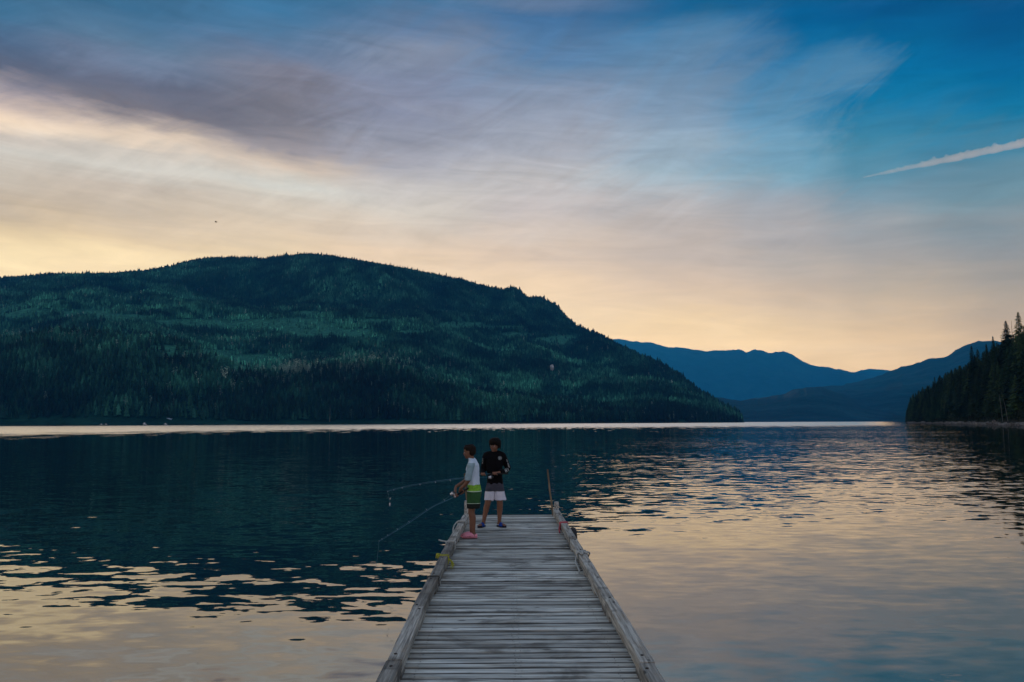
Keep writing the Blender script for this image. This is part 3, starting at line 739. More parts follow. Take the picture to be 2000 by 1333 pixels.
for x0 in (-4.5, -1.2, 2.6):
    bm = bmesh.new(); box(bm, (x0, -0.05, 1.2), (x0 + 1.8, -0.003, 3.2)); obj('window', bm, M_dark, cab)
bm = bmesh.new(); box(bm, (1.0, -0.05, 0), (2.0, -0.003, 2.3)); obj('door', bm, M_white, cab)
M_hull = plain('boat_hull', (0.78, 0.78, 0.76), 0.4, 0.03)
for px_, lab, sz in ((198, 'small white boat drawn up on the far beach, leftmost', 1.0), (207, 'small white boat close beside the leftmost one on the far beach', .9),
                 (282, 'larger white boat on the far beach between the leftmost pair and the cabin', 1.5), (323, 'white boat on the far shore directly below the pale cabin', 1.1)):
    x_, y_, z_ = ground_left(px_, -5); e = empty('small_boat', (x_, y_, WATER + 0.35)); e.scale = (sz, sz, sz); e.rotation_euler = (0, 0, px_ * .7); tag(e, lab, 'boat', 'white boats on the far beach')
    bm = bmesh.new(); rr = []
    for s, wd, top in ((-2.4, .8, .9), (-1, .95, .9), (.8, .85, 1.0), (2.0, .45, 1.15), (2.7, .04, 1.3)):
        rr.append([bm.verts.new(q_) for q_ in ((s, -wd, top), (s * .95, -wd * .6, .1), (s * .95, wd * .6, .1), (s, wd, top))])
    for a, b in zip(rr, rr[1:]):
        for j in range(4): bm.faces.new((a[j], a[(j + 1) % 4], b[(j + 1) % 4], b[j]))
    bm.faces.new(rr[0][::-1]); bm.faces.new(rr[-1]); obj('hull', bm, M_hull, e)
    bm = bmesh.new(); box(bm, (-.7, -.6, .95), (.8, .6, 2.2)); bevel(bm, .12); obj('cabin', bm, M_hull, e)
    bm = bmesh.new(); box(bm, (-.4, -.62, 1.5), (.5, .62, 1.95)); obj('window', bm, M_dark, e)
# pale tree by the shore, rock outcrop on the slope
x_, y_, z_ = ground_left(644, 12)
e = empty('pale_tree', (x_, y_, z_)); tag(e, 'tall pale thin-crowned tree standing at the edge of the far shore', 'tree'); e.scale = (27, 27, 27)
bm = bmesh.new(); tube(bm, [(0, 0, -.05), (0.01, 0, .5), (0, 0, .97)], [.016, .012, .004], 5); obj('trunk', bm, M_palebark, e)
r = random.Random(5); cb = bmesh.new()
for i in range(170):
    z1 = r.uniform(.35, 1); rad = .10 * math.sin(math.pi * (z1 - .3) / .75); a = r.uniform(0, 6.28); c = Vector((rad * r.random() * math.cos(a), rad * r.random() * math.sin(a), z1))
    cb.faces.new([cb.verts.new(c + Vector([r.uniform(-.028, .028) for _ in range(3)])) for _ in range(3)])
obj('crown', cb, M_aspen, e)
d = uv_of(1078, 724); ys = np.linspace(1600, 3200, 200); zs, _ = mountain_z(np.full(200, d[0]), ys); k = int(np.argmin(np.abs((zs - CAMZ) / ys - d[1])))
bm = bmesh.new(); bmesh.ops.create_icosphere(bm, subdivisions=3, radius=1)
for v in bm.verts:
    v.co = Vector((v.co.x * 6, v.co.y * 8, v.co.z * 11)) * (1 + .25 * float(fbm(np.array([v.co.x * 2 + 5]), np.array([v.co.z * 2 + v.co.y]), 3, 3)[0]))
tag(obj('rock_outcrop', bm, plain('bare_rock', (0.42, 0.42, 0.42), .9, .3, .2)), 'small bare pale rock outcrop high on the forested mountain slope', 'rock').location = (d[0] * (ys[k] - 14), ys[k] - 14, zs[k] + 9)
# bird
b0 = at(422, 434, 90); bm = bmesh.new()
ball(bm, (0, 0, 0), (.15, .05, .055), seg=10)
M_bird = plain('bird_feathers', (0.05, 0.04, 0.03), .8)
bd = obj('bird', bm, M_bird, smooth=True); bd.location = b0; tag(bd, 'small dark bird flying high above the left mountain', 'bird')
for s in (-1, 1):
    bm = bmesh.new(); v = [bm.verts.new(q_) for q_ in ((.07, 0, .02), (-.06, 0, .02), (-.08, s * .16, .07), (-.02, s * .26, .05), (.06, s * .15, .08))]; bm.faces.new(v)
    bmesh.ops.solidify(bm, geom=bm.faces[:], thickness=.012); obj('wing', bm, M_bird, bd)

# ------------------------------------------------------------------ dock
dock = empty('wooden_dock', (0, 0, 0)); tag(dock, 'weathered grey plank dock running out into the lake', 'dock')
Y_END = onz(1000, 1006).y
J1, J2 = onz(1000, 1193).y, onz(1000, 1070).y
XL, XR = -0.85, 0.965
PW = 0.128
def plank_mesh(seed):
    r = random.Random(seed); bm = bmesh.new(); w2, th = PW / 2 - r.uniform(.005, .0095), 0.038
    secs = []
    for k in range(7):
        x = XL + 0.01 + (XR - XL - 0.02) * k / 6; jz = r.uniform(-.002, .002); jy = r.uniform(-.0012, .0012)
        pr = [(-w2, -th), (-w2, -.015), (-w2 + .012, -.002), (w2 - .012, -.002 + r.uniform(-.001, .001)), (w2, -.015), (w2, -th)]
        secs.append([bm.verts.new((x, a + jy, b + jz)) for a, b in pr])
    for a, b in zip(secs, secs[1:]):
        for j in range(6): bm.faces.new((a[j], a[(j + 1) % 6], b[(j + 1) % 6], b[j]))
    bm.faces.new(secs[0][::-1]); bm.faces.new(secs[-1])
    bmesh.ops.recalc_face_normals(bm, faces=bm.faces[:])
    me = bpy.data.meshes.new('plank'); bm.to_mesh(me); bm.free(); me.materials.append(M_plank); return me
PM = []
for i in range(12):
    me = plank_mesh(i); bm = bmesh.new(); bm.from_mesh(me); k0 = len(bm.faces); r = random.Random(i + 50)
    for x in (XL + .19, (XL + XR) / 2 - .02, (XL + XR) / 2 + .02, XR - .19):      # nail heads
        for yy in (-.026, .028):
            bmesh.ops.create_circle(bm, cap_ends=True, segments=6, radius=.0055, matrix=Matrix.Translation((x + r.uniform(-.012, .012), yy + r.uniform(-.006, .006), .0022)))
    bm.faces.ensure_lookup_table()
    for f in bm.faces[k0:]: f.material_index = 1
    bm.to_mesh(me); bm.free(); me.materials.append(M_bolt); PM.append(me)
DOCK_START = 1.5
secs_ = [(DOCK_START, J1 - 0.05), (J1, J2 - 0.04), (J2, Y_END)]
for si, (a, b) in enumerate(secs_):
    n_ = round((b - a) / PW); wd = [random.choice((.86, .95, 1, 1, 1.05, 1.16)) for _ in range(n_)]; tot = sum(wd); acc = 0
    for i in range(n_):
        pw = wd[i] / tot * (b - a); mid = acc + pw / 2; acc += pw
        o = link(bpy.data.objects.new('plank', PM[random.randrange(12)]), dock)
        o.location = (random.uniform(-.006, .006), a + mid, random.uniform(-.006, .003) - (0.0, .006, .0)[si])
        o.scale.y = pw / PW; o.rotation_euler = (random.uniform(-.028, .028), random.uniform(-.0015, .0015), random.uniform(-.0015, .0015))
    for x in (XL + .06, (XL + XR) / 2, XR - .06):
        bm = bmesh.new(); box(bm, (x - .045, a, -.23), (x + .045, b, -.046)); obj('joist', bm, M_joist, dock)
    for x in (XL - .018, XR - .022):
        bm = bmesh.new(); box(bm, (x, a, -.26), (x + .04, b, -.048)); bevel(bm, .004); obj('side_beam', bm, M_rail, dock)
    nf = max(2, round((b - a) / 1.8))
    for i in range(nf):
        yy = a + (i + .5) * (b - a) / nf
        bm = bmesh.new(); box(bm, (XL + .08, yy - .35, WATER - .25), (XR - .08, yy + .35, -.232)); bevel(bm, .03, 2); obj('float', bm, plain('float_foam', (.03, .03, .032), .7) if False else M_joist, dock)
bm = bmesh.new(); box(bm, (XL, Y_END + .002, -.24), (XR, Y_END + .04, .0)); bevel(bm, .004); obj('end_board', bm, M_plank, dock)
# rails on blocks
RW, RH, RZ = 0.102, 0.088, 0.052
def rail(x, ya, yb, seed, dx0=0.0, dx1=0.0, dz=0.0):
    r = random.Random(seed); bm = bmesh.new(); n_ = max(3, int((yb - ya) / .22)); sec = []
    for k in range(n_ + 1):
        f = k / n_; xx = x + dx0 + (dx1 - dx0) * f + r.uniform(-.0012, .0012); ww = RW / 2 + r.uniform(-.0015, .0015); hh = RZ + RH + dz + r.uniform(-.001, .001)
        c = .004
        pr = [(-ww, RZ + dz), (-ww, hh - c), (-ww + c, hh), (ww - c, hh), (ww, hh - c), (ww, RZ + dz)]
        sec.append([bm.verts.new((xx + a - 0, ya + (yb - ya) * f, b)) for a, b in pr])
    for a, b in zip(sec, sec[1:]):
        for j in range(6): bm.faces.new((a[j], a[(j + 1) % 6], b[(j + 1) % 6], b[j]))
    bm.faces.new(sec[0][::-1]); bm.faces.new(sec[-1]); bmesh.ops.recalc_face_normals(bm, faces=bm.faces[:])
    obj('rail', bm, M_rail, dock)
    nb = max(2, round((yb - ya) / .85))
    for i in range(nb):
        yy = ya + .12 + (yb - ya - .24) * i / (nb - 1)
        xm = x + dx0 + (dx1 - dx0) * (yy - ya) / (yb - ya)
        bm = bmesh.new(); l = r.uniform(.09, .14); box(bm, (xm - .045, yy - l, .001), (xm + .045, yy + l, RZ + dz - .001)); bevel(bm, .004); obj('block', bm, M_rail, dock)
        bm = bmesh.new(); bmesh.ops.create_cone(bm, cap_ends=True, segments=8, radius1=.012, radius2=.010, depth=.006, matrix=Matrix.Translation((xm + r.uniform(-.02, .02), yy + r.uniform(-.05, .05), RZ + RH + dz + .003)))
        obj('bolt', bm, M_bolt, dock)
ZR = RZ + RH
def yrail(px, py): return onz(px, py, ZR).y
yl = [DOCK_START, onz(752, 1290, ZR).y, onz(800, 1186, ZR).y, onz(832, 1125, ZR).y, onz(872, 1060, ZR).y, onz(903, 1006, ZR).y]
xl = [-.79, -.785, -.795, -.79, -.785, -.745]
for i in range(5): rail(0, yl[i] + .004, yl[i + 1] - .004, 30 + i, xl[i] + (.006 if i % 2 else -.006), xl[i + 1], 0.004 * (i % 2))
yr = [DOCK_START, onz(1275, 1295, ZR).y, onz(1200, 1172, ZR).y, onz(1128, 1052, ZR).y, onz(1092, 994, ZR).y]
xr = [.925, .925, .925, .90, .88]
for i in range(4): rail(0, yr[i] + .006, yr[i + 1] - .006, 50 + i, xr[i] + (.008 if i == 1 else -.004), xr[i + 1], 0.006 * (i % 2))
# corner blocks and poles at the far end
pl = at(914, 1006, Y_END - .3); 
bm = bmesh.new(); box(bm, (-.045, -.05, .001), (.045, .05, .30)); bevel(bm, .006); o = obj('corner_block', bm, M_rail, dock); o.location = (pl.x - .02, Y_END - .32, 0)
pr_ = at(1089, 1006, Y_END - .25)
bm = bmesh.new(); box(bm, (-.04, -.05, .001), (.04, .05, .27)); bevel(bm, .006); o = obj('corner_block', bm, M_rail, dock); o.location = (pr_.x - .02, Y_END - .3, 0)
def pole(a, b, r0):
    bm = bmesh.new(); P = [a.lerp(b, t) for t in (0, .3, .6, 1)]; P[1].x += .006; P[2].x -= .004
    tube(bm, P, [r0, r0 * .95, r0 * .9, r0 * .85], 8); obj('pole', bm, M_post, dock, smooth=False)
yp = Y_END - .12
a, b = at(1082, 1006, yp), at(1069.5, 917, yp); a.z = -.2; pole(a, b, .018)
a, b = at(916, 1008, yp), at(907.5, 925, yp); a.z = -.2; pole(a, b, .018)

# ------------------------------------------------------------------ ropes and things tied to the rails
def rope_mat(name, c):
    def b(n, p, out):
        o = n.new('ShaderNodeTexCoord').outputs['Object']
        wv = n.new('ShaderNodeTexWave'); n.put(wv.inputs['Vector'], o); wv.inputs['Scale'].default_value = 30; wv.inputs['Distortion'].default_value = 2
        n.put(p.inputs['Base Color'], n.mix(wv.outputs['Fac'], tuple(.45 * x for x in c) + (1,), c + (1,))); p.inputs['Roughness'].default_value = .9
    return mat(name, b)
M_rope = rope_mat('grey_rope', (.62, .64, .60)); M_yrope = rope_mat('yellow_rope', (.62, .60, .06)); M_red = rope_mat('red_cord', (.60, .12, .14)); M_drope = rope_mat('dark_rope', (.12, .12, .11))
def wrap(x, y, turns, rr, sk=0.0, gap=0.004, spread=.03, seed=1):
    """loops round the rail's section at depth y"""
    r = random.Random(seed); P = []; a, b = RW / 2 + rr + gap, RH / 2 + rr + gap; zc = RZ + RH / 2
    n_ = 20 * turns
    for k in range(n_ + 1):
        t = 2 * math.pi * k / 20; c, s = math.cos(t), math.sin(t); m_ = max(abs(c) / a, abs(s) / b)
        cx, cz = (c / m_), (s / m_); rnd_ = .88 + .12 * (1 - abs(abs(c) - abs(s)))
        P.append((x + cx * rnd_, y + spread * (k / n_ - .5) + sk * cx + r.uniform(-.003, .003), zc + cz * (.97)))
    return P
def rope_obj(name, paths, rr, m_, label, cat='rope', group=None):
    bm = bmesh.new()
    for P in paths: tube(bm, smooth_curve(P, 3), rr, 7)
    o = obj(name, bm, m_, smooth=True); tag(o, label, cat, group); return o
y1 = yrail(1140, 1080); xq = .905
rope_obj('mooring_rope', [wrap(xq, y1, 3, .010, .25, .006, .16, 2), [(xq + .06, y1 - .05, .16), (xq + .11, y1 + .1, .12), (xq + .10, y1 + .25, .03), (xq + .085, y1 + .2, -.15)],
    [(xq - .05, y1, .15), (xq - .085, y1 - .12, .06), (xq - .08, y1 - .35, .03), (xq - .075, y1 - .55, .015), (xq - .09, y1 - .62, .014)],
    [(xq - .04, y1 - .02, .155), (xq - .01, y1 - .28, .165), (xq + .0, y1 - .06, .17), (xq + .05, y1 + .05, .16)]], .0095, M_rope, 'pale rope knotted around the right rail with a tail hanging inside')
y2 = yrail(893, 1020); xq = -.76
rope_obj('mooring_rope', [wrap(xq, y2, 1, .011, .1, .006, .03, 3), [(xq, y2, .155), (xq - .07, y2 - .02, .15), (xq - .13, y2 - .12, .06), (xq - .11, y2 - .35, -.05), (xq - .09, y2 - .45, -.2)]], .011, M_rope, 'grey rope loop hanging over the left rail nearest the dock end')
y3 = yrail(870, 1059); xq = -.785
rope_obj('mooring_rope', [wrap(xq, y3, 1, .009, .12, .004, .02, 4), [(xq - .06, y3, .10), (xq - .10, y3 - .3, .03), (xq - .075, y3 - .7, .05), (xq - .10, y3 - 1.1, -.02), (xq - .07, y3 - 1.3, .06)], [(xq - .055, y3, .145), (xq - .13, y3 + .05, .15), (xq - .17, y3 + .06, .16)]], .009, M_rope, 'grey rope wrapped once round the left rail beside the pink shoes')
y4 = yrail(856, 1085); xq = -.79
r = random.Random(3); paths = [wrap(xq, y4, 1, .007, .25, .004, .03, 5), wrap(xq, y4 - .08, 1, .007, -.15, .005, .03, 6)]
for i in range(6):
    paths.append([(xq + .05, y4 + r.uniform(-.05, .05), .10), (xq + .085 + r.uniform(0, .03), y4 + r.uniform(-.12, .06), .06), (xq + .10 + r.uniform(-.02, .05), y4 + r.uniform(-.26, .05), .012)])
for i in range(6):
    a_ = i * .8; c = Vector((xq - .062, y4 - .04, .135)); paths.append([c + Vector((.03 * math.cos(a_), .05 * math.sin(a_), .02 * math.sin(a_ * 2))), c + Vector((-.02, .02 * math.cos(a_), .03)), c + Vector((.035 * math.cos(a_ + 2), .05 * math.sin(a_ + 2), -.02))])
rope_obj('yellow_rope', paths, .0042, M_yrope, 'frayed yellow rope knotted around the left rail')
y5 = yrail(838, 1127)
rope_obj('mooring_rope', [wrap(-.79, y5, 1, .008, .12, .003, .02, 7)], .008, M_drope, 'thin dark rope round the left rail below the yellow rope')
y6 = yrail(1105, 1022); xq = .885
rope_obj('red_cord', [wrap(xq, y6, 3, .009, .1, .004, .12, 8), [(xq - .055, y6, .12), (xq - .08, y6 - .1, .06), (xq - .075, y6 - .2, .015)]], .012, M_red, 'faded red cord bound around the right rail near its far end', 'cord')
y7 = 12.9
bm = bmesh.new(); P = [(XR + .055, y7 + .20 * math.cos(t), -.16 + .20 * math.sin(t)) for t in [2 * math.pi * k / 28 for k in range(29)]]
tube(bm, P, .055, 10, False); bmesh.ops.remove_doubles(bm, verts=bm.verts[:], dist=.001)
tyre = obj('tyre_fender', bm, plain('black_rubber', (.018, .018, .02), .75), smooth=True); tag(tyre, 'black tyre hung as a fender outside the right rail', 'tyre')

# ------------------------------------------------------------------ people
M_skin = plain('skin', (0.19, 0.080, 0.042), 0.5, .08, 12, spec=.5)
M_skin2 = plain('skin_light', (0.22, 0.095, 0.052), 0.5, .08, 12, spec=.5)
M_hair = plain('dark_hair', (0.008, 0.005, 0.004), .7, .4, 60, bump=.3, spec=.15)
M_hair2 = plain('brown_hair', (0.016, 0.009, 0.006), .7, .4, 60, bump=.3, spec=.15)
M_black = plain('black_jersey', (0.003, 0.003, 0.004), .85, .1, 20, spec=.15)
M_shirtw = plain('pale_blue_jersey', (0.62, 0.72, 0.82), .75, .04, 8, bump=.1)
M_shirtg = plain('grey_green_jersey', (0.30, 0.42, 0.46), .75, .05, 20)
M_sg1 = plain('light_green_cloth', (0.22, 0.46, 0.035), .8, .25, 25); M_sg2 = plain('dark_green_cloth', (0.022, 0.085, 0.022), .8, .15, 20)
M_sw = plain('white_cloth', (0.72, 0.70, 0.78), .8, .06, 14, bump=.15); M_sd = plain('charcoal_cloth', (0.055, 0.055, 0.075), .85, .1, 20)
M_pink = plain('pink_foam', (0.85, 0.30, 0.38), .55, .04, 10); M_hole = plain('shoe_hole', (0.05, 0.012, 0.015), .9)
M_blue = plain('blue_strap', (0.015, 0.10, 0.55), .5, .2, 20); M_sole = plain('dark_sole', (0.01, 0.013, 0.03), .7)
M_eyew = plain('eye_white', (0.6, 0.58, 0.55), .3, .02); M_iris = plain('eye_dark', (0.012, 0.007, 0.005), .2); M_lip = plain('lips', (0.26, 0.085, 0.07), .5)
M_print = plain('white_print', (0.42, 0.45, 0.44), .8, .05)

def head(bm, c, M, s=1.0):
    """c = centre of the skull; M turns the face, which looks along -y, to its direction"""
    def P(x, y, z): return Vector(c) + M @ Vector((x * s, y * s, z * s))
    ball(bm, P(0, .012, .028), (.072 * s, .090 * s, .082 * s), M, 18)
    ball(bm, P(0, -.018, -.028), (.058 * s, .064 * s, .070 * s), M, 16)
    ball(bm, P(0, -.048, -.078), (.028 * s, .026 * s, .024 * s), M, 10)       # chin
    for e in (-1, 1):
        ball(bm, P(.032 * e, -.052, -.030), (.022 * s, .020 * s, .024 * s), M, 10)   # cheek
        ball(bm, P(.029 * e, -.066, .012), (.020 * s, .012 * s, .008 * s), M, 8)     # brow
        ball(bm, P(.073 * e, .010, -.010), (.008 * s, .018 * s, .028 * s), M, 10)    # ear
    tube(bm, [P(0, -.074, .008), P(0, -.092, -.022)], [.007 * s, .012 * s], 8)       # nose
    ball(bm, P(0, -.088, -.026), (.013 * s, .011 * s, .009 * s), M, 8)
    ball(bm, P(0, -.072, -.050), (.018 * s, .010 * s, .010 * s), M, 8)
def face_parts(c, M, body, s=1.0):
    def P(x, y, z): return Vector(c) + M @ Vector((x * s, y * s, z * s))
    for e in (-1, 1):
        bm = bmesh.new(); ball(bm, P(.028 * e, -.070, -.002), (.013 * s, .006 * s, .006 * s), M, 10); ey = obj('eye', bm, M_eyew, body, True)
        bm = bmesh.new(); ball(bm, P(.027 * e, -.0755, -.002), (.0055 * s, .003 * s, .0055 * s), M, 8); obj('iris', bm, M_iris, ey, True)
        bm = bmesh.new(); tube(bm, [P(.012 * e, -.080, .014), P(.028 * e, -.079, .020), P(.044 * e, -.070, .016)], [.003, .004, .002], 5); obj('eyebrow', bm, M_hair, body, True)
    bm = bmesh.new(); ball(bm, P(0, -.0815, -.050), (.018 * s, .004 * s, .0055 * s), M, 8); obj('lips', bm, M_lip, body, True)
def limb(bm, pts, rad): tube(bm, smooth_curve(pts, 5), list(np.interp(np.linspace(0, len(pts) - 1, 5 * (len(pts) - 1) + 1), range(len(pts)), rad)), 14)
def fist(bm, wrist, grip, axis, k=1.0, rr=.017, thumb_up=True):
    """palm and five fingers closed round a rod: grip = point on the rod, axis = along the rod"""
    wrist, grip, axis = Vector(wrist), Vector(grip), Vector(axis).normalized()
    w_ = (wrist - grip); w_ -= axis * w_.dot(axis); w_.normalize(); n_ = axis.cross(w_).normalized()
    if n_.z < 0: n_ = -n_
    pc = grip + w_ * (rr + .016)
    tube(bm, [wrist, wrist.lerp(pc, .5), pc], [.021 * k, .026 * k, .024 * k], 10, flat=(n_, .8))
    lens = (1.0, 1.12, 1.06, .85)
    for i in range(4):
        o = axis * ((i - 1.5) * .0185 * k); pts = []
        for j in range(8):
            t = R(-10 + 250 * lens[i] * j / 7); pts.append(grip + o + w_ * (rr + .006) * math.cos(t) * 1.15 + n_ * (rr + .006) * math.sin(t))
        pts = [pc + o * 1.05 + n_ * .010] + pts[1:]
        tube(bm, pts, [.0095 * k, .0098 * k] + [.0088 * k] * (len(pts) - 4) + [.0075 * k, .006 * k], 8)
    o = axis * (-.040 * k)
    pts = [pc + axis * (-.024 * k) - n_ * .006] + [grip + o + w_ * (rr + .008) * math.cos(t) - n_ * (rr + .008) * math.sin(t) * (-1 if False else 1) for t in (R(20), R(60), R(105), R(140))]
    tube(bm, pts, [.013 * k, .0115 * k, .0100 * k, .0090 * k, .0070 * k], 8)
def foot(bm, ank, heading, L=.21, k=1.0):
    a = Vector(ank); d = Vector((math.cos(heading), math.sin(heading), 0)); z0 = .022
    tube(bm, [a + Vector((0, 0, .03)), Vector((a.x, a.y, z0 + .035)) - d * .01], [.030 * k, .032 * k], 10)
    P = [a - d * .045, a - d * .01, a + d * .05, a + d * .11, a + d * .145]
    tube(bm, [Vector((p_.x, p_.y, z0 + h_)) for p_, h_ in zip(P, (.028, .034, .026, .016, .012))], [.022 * k, .031 * k, .032 * k, .036 * k, .020 * k], 12, flat=(Vector((0, 0, 1)), .62))
    s = Vector((-d.y, d.x, 0))
    for i, ll in enumerate((.165, .168, .162, .154, .142)):
        b_ = a + d * .125 + s * (i - 2) * .0145; e_ = a + d * ll + s * (i - 2) * .0155
        tube(bm, [(b_.x, b_.y, z0 + .014), (e_.x, e_.y, z0 + .010)], [.010, .0075], 6)
def person(body_bm, loc, label, mat_, voxel=.0052):
    me = remesh(body_bm, voxel, 3, .5)
    e = empty('person', loc); tag(e, label, 'person')
    return e, obj('body', me, mat_, e)
def cloth(name, bm, mats, parent, by=None, vox=.0065, sm=5):
    me = remesh(bm, vox, sm); o = obj(name, me, mats, parent)
    if by:
        for pl_ in me.polygons: pl_.material_index = by(pl_.center)
    return o
def wrinkle(o, amp, fx=18, fz=22, seed=1):
    me = o.data; n_ = len(me.vertices); co = np.empty(n_ * 3, np.float32); me.vertices.foreach_get('co', co); co = co.reshape(-1, 3)
    no = np.empty(n_ * 3, np.float32); me.vertex_normals.foreach_get('vector', no); no = no.reshape(-1, 3)
    ang = (co[:, 0] + co[:, 1] * .7)
    d_ = amp * fbm(ang * fx, co[:, 2] * fz + ang * 6, 3, seed)
    co = co + no * d_[:, None]; me.vertices.foreach_set('co', co.ravel()); me.update()

# --- older boy, facing the viewer
A0 = onz(960.5, 1029.5); AP = Vector((A0.x, A0.y, 0))
bm = bmesh.new()
hc = Vector((.050, -.02, 1.365)); HM = Euler((R(6), R(2), R(-28))).to_matrix()
head(bm, hc, HM, 1.02)
limb(bm, [(.045, .012, 1.20), (.047, .004, 1.30)], [.050, .046])
loft(bm, [((.055, 0, .62), .115, .085), ((.055, 0, .72), .128, .090), ((.052, 0, .82), .112, .078), ((.050, 0, .95), .122, .085), ((.048, .005, 1.08), .138, .090), ((.046, .01, 1.17), .148, .080), ((.046, .012, 1.225), .090, .056), ((.046, .012, 1.26), .05, .048)])
shL, elL, wrL, gpL = (-.092, .012, 1.178), (-.142, .045, .955), (-.155, -.135, .885), (-.172, -.200, .868)
shR, elR, wrR, gpR = (.185, .012, 1.185), (.268, .045, .965), (.125, -.150, .915), (.085, -.205, .885)
rod_dir_A = None
limb(bm, [shL, elL, wrL], [.046, .036, .024]); limb(bm, [shR, elR, wrR], [.046, .036, .024])
tipA = at(757, 959, AP.y - 1.0) - AP; buttA = at(992, 925.5, AP.y - .17) - AP
gA1 = at(966, 925.5, AP.y - .215) - AP; gA2 = at(943, 927, AP.y - .225) - AP
fist(bm, wrR, gA1 + Vector((0, 0, 0)), (gA2 - gA1), 1.0); fist(bm, wrL, gA2, (gA2 - gA1), 1.0)
limb(bm, [(-.010, 0, .68), (-.066, -.012, .41), (-.094, .01, .30), (-.140, .02, .075)], [.082, .050, .049, .029])
limb(bm, [(.118, 0, .68), (.136, -.012, .41), (.135, .012, .30), (.128, .02, .075)], [.082, .050, .049, .029])
foot(bm, (-.142, .02, .06), R(-118)); foot(bm, (.128, .02, .06), R(-48))
pA, bodyA = person(bm, AP, 'older boy in black long-sleeved top and white and charcoal shorts, holding a rod', M_skin2)
face_parts(hc, HM, bodyA, 1.02)
def hair_cap(c, M, s, fringe, m_, parent, seed=1, back=-.06, thick=1.0):
    r = random.Random(seed); bm = bmesh.new()
    def P(x, y, z): return Vector(c) + M @ Vector((x * s, y * s, z * s))
    ball(bm, P(0, .022, .046), (.084 * s * thick, .095 * s * thick, .078 * s * thick), M, 18)
    ball(bm, P(0, .050, .010), (.078 * s * thick, .066 * s * thick, .080 * s), M, 14)
    n_ = 46
    for i in range(n_):
        a = 2 * math.pi * i / n_ + r.uniform(-.05, .05); fr = math.cos(a) ; 
        X_, Y_ = math.sin(a) * .080 * thick, -math.cos(a) * .092 * thick + .016
        low = fringe if fr > .45 else ((-.028 if fringe < .03 else .022) if fr > -.2 else back); low += r.uniform(-.016, .012)
        tube(bm, [P(X_ * .55, Y_ * .6, .112), P(X_ * .97, Y_ * .97, .066), P(X_ * 1.04, Y_ * 1.03, (.066 + low) / 2), P(X_ * .98 + r.uniform(-.008, .008), Y_ * (1.0), low)], [.014 * s, .015 * s * r.uniform(.8, 1.25), .011 * s, .004 * s], 6)
    me = remesh(bm, .0038, 1, .3); return obj('hair', me, m_, parent)
hair_cap(hc, HM, 1.03, .018, M_hair, bodyA, 4, -.055, 1.06)
# black rash guard
bm = bmesh.new()
loft(bm, [((.055, 0, .715), .140, .100), ((.054, 0, .80), .130, .094), ((.050, 0, .95), .134, .096), ((.048, .004, 1.08), .150, .100), ((.046, .010, 1.17), .160, .090), ((.046, .012, 1.225), .102, .066), ((.046, .012, 1.262), .060, .057)])
def ext(a, b, t): return tuple(np.array(a) + (np.array(b) - np.array(a)) * t)
for sh_, el_, wr_, sx in ((shL, elL, wrL, -1), (shR, elR, wrR, 1)):
    limb(bm, [sh_, el_, ext(el_, wr_, .93)], [.064, .050, .036])
    ball(bm, (sh_[0] - sx * .004, sh_[1], sh_[2] + .004), (.068, .064, .062)); tube(bm, [(.046 + sx * .03, .012, 1.235), (sh_[0], sh_[1], sh_[2] + .012)], [.052, .058], 12)
shirtA = cloth('shirt', bm, [M_black], pA); wrinkle(shirtA, .010, 12, 12, 5)
bm = bmesh.new()
loft(bm, [((.055, 0, .60), .135, .098), ((.055, 0, .66), .140, .102), ((.055, 0, .735), .136, .099)])
loft(bm, [((-.050, -.004, .445), .088, .082), ((-.030, -.002, .54), .086, .088), ((-.012, 0, .66), .080, .092)])
loft(bm, [((.148, -.004, .448), .092, .084), ((.136, -.002, .54), .088, .088), ((.120, 0, .66), .080, .092)])
shA = cloth('shorts', bm, [M_sw, M_sd], pA, lambda c: 1 if c.z > .597 else 0); wrinkle(shA, .016, 20, 6, 9)
def raydrop(o, org, d):
    tr = BVHTree.FromObject(o, bpy.context.evaluated_depsgraph_get()); h_ = tr.ray_cast(Vector(org), Vector(d)); return h_
bpy.context.view_layer.update()
# chest emblem: ring with a knot of strokes
hit = raydrop(shirtA, (.140, -.6, 1.15), (0, 1, 0)); hp, hn = hit[0], hit[1]
q_ = hn.to_track_quat('Z', 'Y').to_matrix().to_4x4()
bm = bmesh.new(); ET = Matrix.Translation(hp + hn * .0025) @ q_
def stroke(bm, p0, p1, w_, T):
    p0, p1 = Vector(p0), Vector(p1); d_ = (p1 - p0); n2 = Vector((-d_.y, d_.x)).normalized() * w_
    vs = [bm.verts.new(T @ Vector((q2.x, q2.y, 0))) for q2 in (p0 - n2, p1 - n2, p1 + n2, p0 + n2)]; bm.faces.new(vs)
for k in range(18):
    a, b = 2 * math.pi * k / 18, 2 * math.pi * (k + 1.05) / 18
    stroke(bm, (.029 * math.cos(a), .029 * math.sin(a)), (.029 * math.cos(b), .029 * math.sin(b)), .0022, ET)
for k in range(3):
    a = k * 2.1; stroke(bm, (.020 * math.cos(a), .020 * math.sin(a)), (.020 * math.cos(a + 1.9), .020 * math.sin(a + 1.9)), .003, ET)
    stroke(bm, (.0, .0), (.021 * math.cos(a + .5), .021 * math.sin(a + .5)), .003, ET)
obj('chest_emblem', bm, M_print, shirtA)
